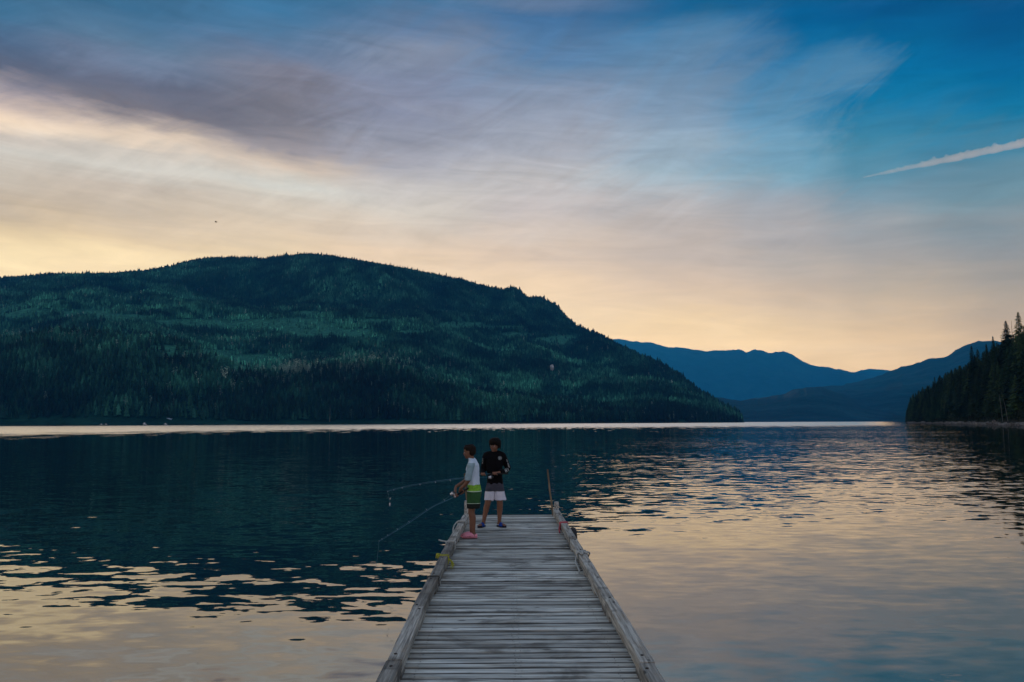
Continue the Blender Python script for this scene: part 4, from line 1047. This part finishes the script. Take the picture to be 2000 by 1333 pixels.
def sleeve_print(a, b, side, n_, s, glyph_end):
    """white marks running down a sleeve"""
    a, b = Vector(a), Vector(b); bm = bmesh.new(); r = random.Random(n_)
    tr = BVHTree.FromObject(shirtA, bpy.context.evaluated_depsgraph_get())
    for i in range(n_):
        c = a.lerp(b, (i + .5) / n_); org = c + Vector(side) * .3; h_ = tr.ray_cast(org, -Vector(side))
        if h_[0] is None: continue
        z_ = h_[1]; x_ = (b - a).normalized(); x_ = (x_ - z_ * x_.dot(z_)).normalized(); T = Matrix((x_, z_.cross(x_), z_)).transposed().to_4x4(); T = Matrix.Translation(h_[0] + z_ * .003) @ T
        w2 = s * (1.7 if (glyph_end and i >= n_ - 2) else 1)
        for _ in range(3):
            k_ = r.randrange(4)
            stroke(bm, *(((-.9 * w2, -w2), (-.9 * w2, w2)), ((-.9 * w2, -w2), (.6 * w2, w2)), ((-.9 * w2, 0), (.7 * w2, 0)), ((.5 * w2, -w2), (.5 * w2, w2)))[k_], s * .33, T)
    obj('sleeve_print', bm, M_print, shirtA)
sleeve_print(ext(shR, elR, .28), ext(shR, elR, .92), Vector((.75, -.66, 0)), 6, .011, False)
sleeve_print(ext(elR, wrR, .05), ext(elR, wrR, .45), Vector((.55, -.8, -.1)).normalized(), 3, .018, True)
sleeve_print(ext(shL, elL, .15), ext(shL, elL, .55), Vector((-.8, -.6, 0)), 4, .010, False)
def slide(ank, heading, parent):
    a = Vector(ank); d = Vector((math.cos(heading), math.sin(heading), 0)); s = Vector((-d.y, d.x, 0))
    bm = bmesh.new(); n_ = 24; top, bot = [], []
    for k in range(n_):
        t = 2 * math.pi * k / n_; ln = .118 * math.cos(t); wd = (.043 + .008 * math.cos(t)) * math.sin(t); p_ = a + d * (.052 + ln) + s * wd
        top.append(bm.verts.new((p_.x, p_.y, .024))); bot.append(bm.verts.new((p_.x, p_.y, .002)))
    bm.faces.new(top); bm.faces.new(bot[::-1])
    for k in range(n_): bm.faces.new((bot[k], bot[(k + 1) % n_], top[(k + 1) % n_], top[k]))
    so_ = obj('sandal', bm, M_sole, parent)
    bm = bmesh.new(); L_ = []
    for i in range(5):
        f = .035 + .022 * i; row = []
        for k in range(11):
            t = math.pi * k / 10; hgt = .012 + (.066 - .006 * i) * math.sin(t) ** .8; c = a + d * f + s * math.cos(t) * (.048 if hgt < .04 else .044)
            row.append(bm.verts.new((c.x, c.y, hgt)))
        L_.append(row)
    for p_, q2 in zip(L_, L_[1:]):
        for k in range(10): bm.faces.new((p_[k], p_[k + 1], q2[k + 1], q2[k]))
    bmesh.ops.solidify(bm, geom=bm.faces[:], thickness=.005); obj('strap', bm, M_blue, so_, True)
slide((-.142, .02, 0), R(-118), pA); slide((.128, .02, 0), R(-48), pA)

# --- younger boy, in profile facing left
B0 = onz(922, 1050.5); BP = Vector((B0.x, B0.y, 0))
bm = bmesh.new()
hcB = Vector((-.048, .0, 1.298)); HMB = Euler((R(5), 0, R(-104))).to_matrix()
head(bm, hcB, HMB, .98)
limb(bm, [(.005, 0, 1.13), (-.022, 0, 1.235)], [.046, .043])
loft(bm, [((.028, 0, .62), .080, .108), ((.034, 0, .70), .092, .118), ((.026, 0, .80), .076, .102), ((.012, 0, .92), .078, .108), ((.002, 0, 1.03), .088, .122), ((.006, 0, 1.10), .074, .126), ((.006, 0, 1.15), .048, .070), ((.000, 0, 1.185), .044, .045)])
shN, elN, wrN = (-.004, -.140, 1.105), (-.060, -.165, .865), (-.178, -.120, .742)
shF, elF, wrF = (-.004, .140, 1.105), (-.085, .165, .880), (-.255, .030, .765)
limb(bm, [shN, elN, wrN], [.043, .034, .022]); limb(bm, [shF, elF, wrF], [.043, .034, .022])
gB1 = at(901, 962, BP.y - .10) - BP; gB2 = at(891, 966, BP.y - .10) - BP
tipB = at(741, 1058, BP.y - .25) - BP
rdB = (tipB - gB1).normalized()
fist(bm, wrN, gB1, rdB, .95); fist(bm, wrF, gB1 + rdB * .10, rdB, .92)
limb(bm, [(.026, -.062, .66), (-.006, -.070, .40), (.014, -.066, .30), (.022, -.062, .085)], [.080, .049, .049, .028])
limb(bm, [(.026, .062, .66), (-.016, .070, .40), (-.004, .070, .30), (-.012, .072, .085)], [.080, .049, .049, .028])
foot(bm, (.022, -.062, .06), R(180)); foot(bm, (-.012, .072, .06), R(176))
pB, bodyB = person(bm, BP, 'younger boy in pale blue top, green shorts and pink clogs, facing left with a rod', M_skin)
face_parts(hcB, HMB, bodyB, .98)
hair_cap(hcB, HMB, .96, .056, M_hair2, bodyB, 8, -.020, .955)
bm = bmesh.new()
loft(bm, [((.026, 0, .775), .098, .122), ((.022, 0, .85), .092, .118), ((.012, 0, .94), .092, .122), ((.004, 0, 1.03), .100, .134), ((.008, 0, 1.10), .090, .146), ((.006, 0, 1.15), .066, .092), ((-.002, 0, 1.185), .056, .056), ((-.010, 0, 1.21), .052, .052)])
for sh_, el_ in ((shN, elN), (shF, elF)):
    limb(bm, [sh_, ext(sh_, el_, .5), ext(sh_, el_, .97)], [.058, .054, .050])
    ball(bm, (sh_[0], sh_[1] * .97, sh_[2] + .004), (.060, .058, .058)); tube(bm, [(.0, sh_[1] * .3, 1.165), (sh_[0], sh_[1] * .95, sh_[2] + .012)], [.048, .052], 12)
shirtB = cloth('shirt', bm, [M_shirtw, M_shirtg], pB, lambda c: 1 if (abs(c.y) > .118 + .25 * max(0, .0 + c.x + .045) and c.z < 1.14) else 0); wrinkle(shirtB, .014, 13, 10, 15)
bm = bmesh.new()
loft(bm, [((.030, 0, .60), .106, .134), ((.032, 0, .70), .110, .138), ((.026, 0, .805), .098, .124)])
loft(bm, [((.024, -.078, .450), .098, .078), ((.027, -.070, .56), .102, .080), ((.030, -.06, .66), .104, .08)])
loft(bm, [((.016, .078, .450), .098, .078), ((.022, .070, .56), .102, .080), ((.030, .06, .66), .104, .08)])
M_darkhem = plain('black_hem', (0.008, 0.012, 0.008), .9)
def shc(c):
    z = c.z
    return 0 if z > .712 else 3 if z > .700 else 1 if z > .532 else 3 if z > .522 else 2
shB = cloth('shorts', bm, [M_sg1, M_sg2, M_darkhem, plain('pale_stripe', (.55, .68, .52), .8)], pB, shc); wrinkle(shB, .010, 20, 7, 19)
def clog(ank, heading, parent, side):
    a = Vector(ank); d = Vector((math.cos(heading), math.sin(heading), 0)); s = Vector((-d.y, d.x, 0))
    bm = bmesh.new()
    rows_ = [(-.062, .028, .055, .0), (-.050, .036, .068, .0), (-.02, .040, .060, .0), (.02, .044, .082, .0), (.06, .050, .080, .0), (.10, .054, .066, .0), (.135, .050, .052, .0), (.160, .032, .036, .0), (.170, .012, .024, .0)]
    pr = []
    for f, wd, hg, _ in rows_:
        c = a + d * f; ring = []
        for k in range(14):
            t = 2 * math.pi * k / 14; x_ = math.cos(t) * wd; z_ = hg / 2 + .002 + math.sin(t) * hg / 2
            if z_ < .012: z_ = .002; x_ *= 1.25
            ring.append(bm.verts.new((c.x + s.x * x_, c.y + s.y * x_, z_)))
        pr.append(ring)
    for p_, q2 in zip(pr, pr[1:]):
        for k in range(14): bm.faces.new((p_[k], p_[(k + 1) % 14], q2[(k + 1) % 14], q2[k]))
    bm.faces.new(pr[0][::-1]); bm.faces.new(pr[-1]); bmesh.ops.recalc_face_normals(bm, faces=bm.faces[:])
    o = obj('clog', bm, M_pink, parent, True); bpy.context.view_layer.update()
    tr = BVHTree.FromObject(o, bpy.context.evaluated_depsgraph_get())
    for sd in (-1, 1):
        for f, z_ in ((.05, .032), (.08, .030), (.11, .027), (.138, .023), (-.02, .040)):
            org = a + d * f + s * sd * .3; h_ = tr.ray_cast(Vector((org.x, org.y, z_)), -s * sd)
            if h_[0]:
                b2 = bmesh.new(); T = Matrix.Translation(h_[0]) @ h_[1].to_track_quat('Z', 'Y').to_matrix().to_4x4(); bmesh.ops.create_cone(b2, cap_ends=True, segments=8, radius1=.0065, radius2=.006, depth=.005, matrix=T); obj('hole', b2, M_hole, o)
clog((.022, -.062, 0), R(180), pB, -1); clog((-.012, .072, 0), R(176), pB, 1)

# ------------------------------------------------------------------ fishing rods
def rodmat(name, c, rough=.3): return plain(name, c, rough, .1, 5, spec=.8)
M_rod = rodmat('blue_rod_blank', (0.03, 0.15, 0.24)); M_grip = plain('cork_foam_grip', (0.012, 0.012, 0.012), .8); M_reel = plain('reel_metal', (0.62, 0.62, 0.64), .3, .1, 30, metal=.7)
M_reelb = plain('reel_black', (0.02, 0.02, 0.022), .4); M_line = plain('fishing_line_nylon', (0.16, 0.30, 0.34), .3, .02); M_lure = plain('lure_silver', (0.7, 0.7, 0.68), .25, .1, metal=.5)
def rod(name, origin, butt, pts, reel_at, rdir, up, label, r0=.0042, r1=.0016, line_from=None, line_pts=None, hang=None, lure=False):
    e = empty(name, origin); tag(e, label, 'fishing rod')
    O = Vector(origin)
    bm = bmesh.new(); C = smooth_curve(pts, 8); n_ = len(C); tube(bm, C, [r0 + (r1 - r0) * (i / (n_ - 1)) ** .8 for i in range(n_)], 7); obj('blank', bm, M_rod, e, True)
    g2 = Vector(pts[0]).lerp(Vector(pts[1]), .12) if False else Vector(pts[0]) + rdir * .10
    bm = bmesh.new(); tube(bm, [Vector(butt), g2], [.013, .012], 10); obj('grip', bm, M_grip, e, True)
    rc = Vector(reel_at); bm = bmesh.new()
    tube(bm, [rc - up * .005, rc + (-up) * .045], [.007, .009], 8); ball(bm, rc - up * .055, (.026, .02, .024), None, 12)
    rl = obj('reel', bm, M_reelb, e, True)
    bm = bmesh.new(); tube(bm, [rc - up * .055 + rdir * .012, rc - up * .055 + rdir * .030, rc - up * .055 + rdir * .034, rc - up * .055 + rdir * .058], [.027, .027, .020, .023], 14); obj('spool', bm, M_reel, rl, True)
    sd = rdir.cross(up).normalized(); bm = bmesh.new(); tube(bm, [rc - up * .055, rc - up * .055 + sd * .045, rc - up * .02 + sd * .055, rc + sd * .055 + up * .0], [.005, .005, .004, .004], 6); ball(bm, rc + sd * .06, .011, None, 8); obj('crank', bm, M_reel, rl, True)
    bm = bmesh.new()
    cum = [C[0]]
    idxs = [int(n_ * f) for f in (.28, .45, .60, .73, .84, .93)] + [n_ - 1]
    below = []
    for j, i in enumerate(idxs):
        g_r = .014 - .0016 * j; i = min(i, n_ - 1); t = (C[min(i + 1, n_ - 1)] - C[max(i - 1, 0)]).normalized(); dn = -(up - t * up.dot(t)).normalized(); cc = C[i] + dn * (g_r + .006); sx = t.cross(dn)
        below.append(cc); tube(bm, [cc + (dn * math.cos(a) + sx * math.sin(a)) * g_r for a in [2 * math.pi * k / 10 for k in range(11)]], .0016, 5, False)
    obj('guides', bm, M_reel, e)
    bm = bmesh.new(); P = [rc - up * .055 + rdir * .05] + below
    tube(bm, P, .0011, 5)
    if hang is not None: tube(bm, [below[-1]] + [Vector(h_) for h_ in hang], .0011, 5)
    obj('line', bm, M_line, e)
    if lure:
        h_ = Vector(hang[-1]); bm = bmesh.new(); ball(bm, h_ - Vector((0, 0, .03)), (.010, .010, .030), None, 8); ball(bm, h_ + Vector((0.004, 0, .06)), (.008, .008, .016), None, 8); obj('lure', bm, M_lure, e, True)
    return e
rdA = (gA2 - gA1).normalized()
yy = AP.y
ptsA = [gA1 - rdA * .02, gA2 + rdA * .05, at(907, 933, yy - .30) - AP, at(870, 937.5, yy - .42) - AP, at(837, 942, yy - .55) - AP, at(790, 950.5, yy - .8) - AP, at(757, 959, yy - 1.0) - AP]
rod('fishing_rod', AP, buttA, ptsA, gA1 + (gA2 - gA1) * .22, rdA, Vector((0, .15, 1)).normalized(), 'nearly level fishing rod held by the older boy, lure dangling off its tip',
    hang=[at(759, 970, yy - 1.0) - AP, at(761.5, 982, yy - 1.0) - AP], lure=True)
ptsB = [gB1 - rdB * .02, gB1 + rdB * .18, at(845, 991, BP.y - .15) - BP, at(800, 1021, BP.y - .2) - BP, at(765, 1043, BP.y - .24) - BP, tipB]
wl = onz(735, 1110, WATER) - BP
wl2 = at(737.5, 1085, BP.y - .25) - BP
rod('fishing_rod', BP, gB1 - rdB * .13, ptsB, gB1 + rdB * .115, rdB, Vector((.3, .1, -1)).normalized(), 'fishing rod slanting down to the water, held by the younger boy in green shorts', hang=[wl2, at(735, 1108, BP.y - .25) - BP])

# ------------------------------------------------------------------ vapour trail, high up
def vol_mat(name, col, dens, anis=0.0):
    m_ = bpy.data.materials.new(name); m_.use_nodes = True; n = N(m_.node_tree); n.n.clear()
    out = n.new('ShaderNodeOutputMaterial'); v = n.new('ShaderNodeVolumePrincipled'); v.inputs['Color'].default_value = col + (1,); v.inputs['Density'].default_value = dens; v.inputs['Anisotropy'].default_value = anis
    n.l.new(v.outputs[0], out.inputs['Volume']); return m_
bm = bmesh.new(); r = random.Random(4); P, Rd = [], []
TY = 24000
for k in range(60):
    f = k / 59; px_ = 1684 + 470 * f; py_ = 346 - 66 * (px_ - 1690) / 310 + 14 * math.sin(f * 2.2) * 0
    p = at(px_, py_, TY); P.append(p); Rd.append((38 + 80 * min(1, f * 2.5)) * r.uniform(.85, 1.15))
tube(bm, P, Rd, 12)
for p, rd in zip(P, Rd):
    for _ in range(3): ball(bm, p + Vector((r.uniform(-90, 90), r.uniform(-80, 80), rd * r.uniform(-.2, 1.1))), rd * r.uniform(.3, .6), None, 8)
me = remesh(bm, 32, 3)
ct = obj('vapour_trail', me, vol_mat('trail_ice', (.98, .90, .87), .0012)); tag(ct, 'short bright vapour trail slanting up at the right of the sky', 'vapour trail')

# ------------------------------------------------------------------ haze
bm = bmesh.new(); box(bm, (-19500, -3500, WATER - 6), (19500, 19000, 1750))
hz = obj('haze', bm, vol_mat('haze_air', (0.03, 0.47, 1.0), 4.6e-5, 0.3)); kind(hz, 'stuff')
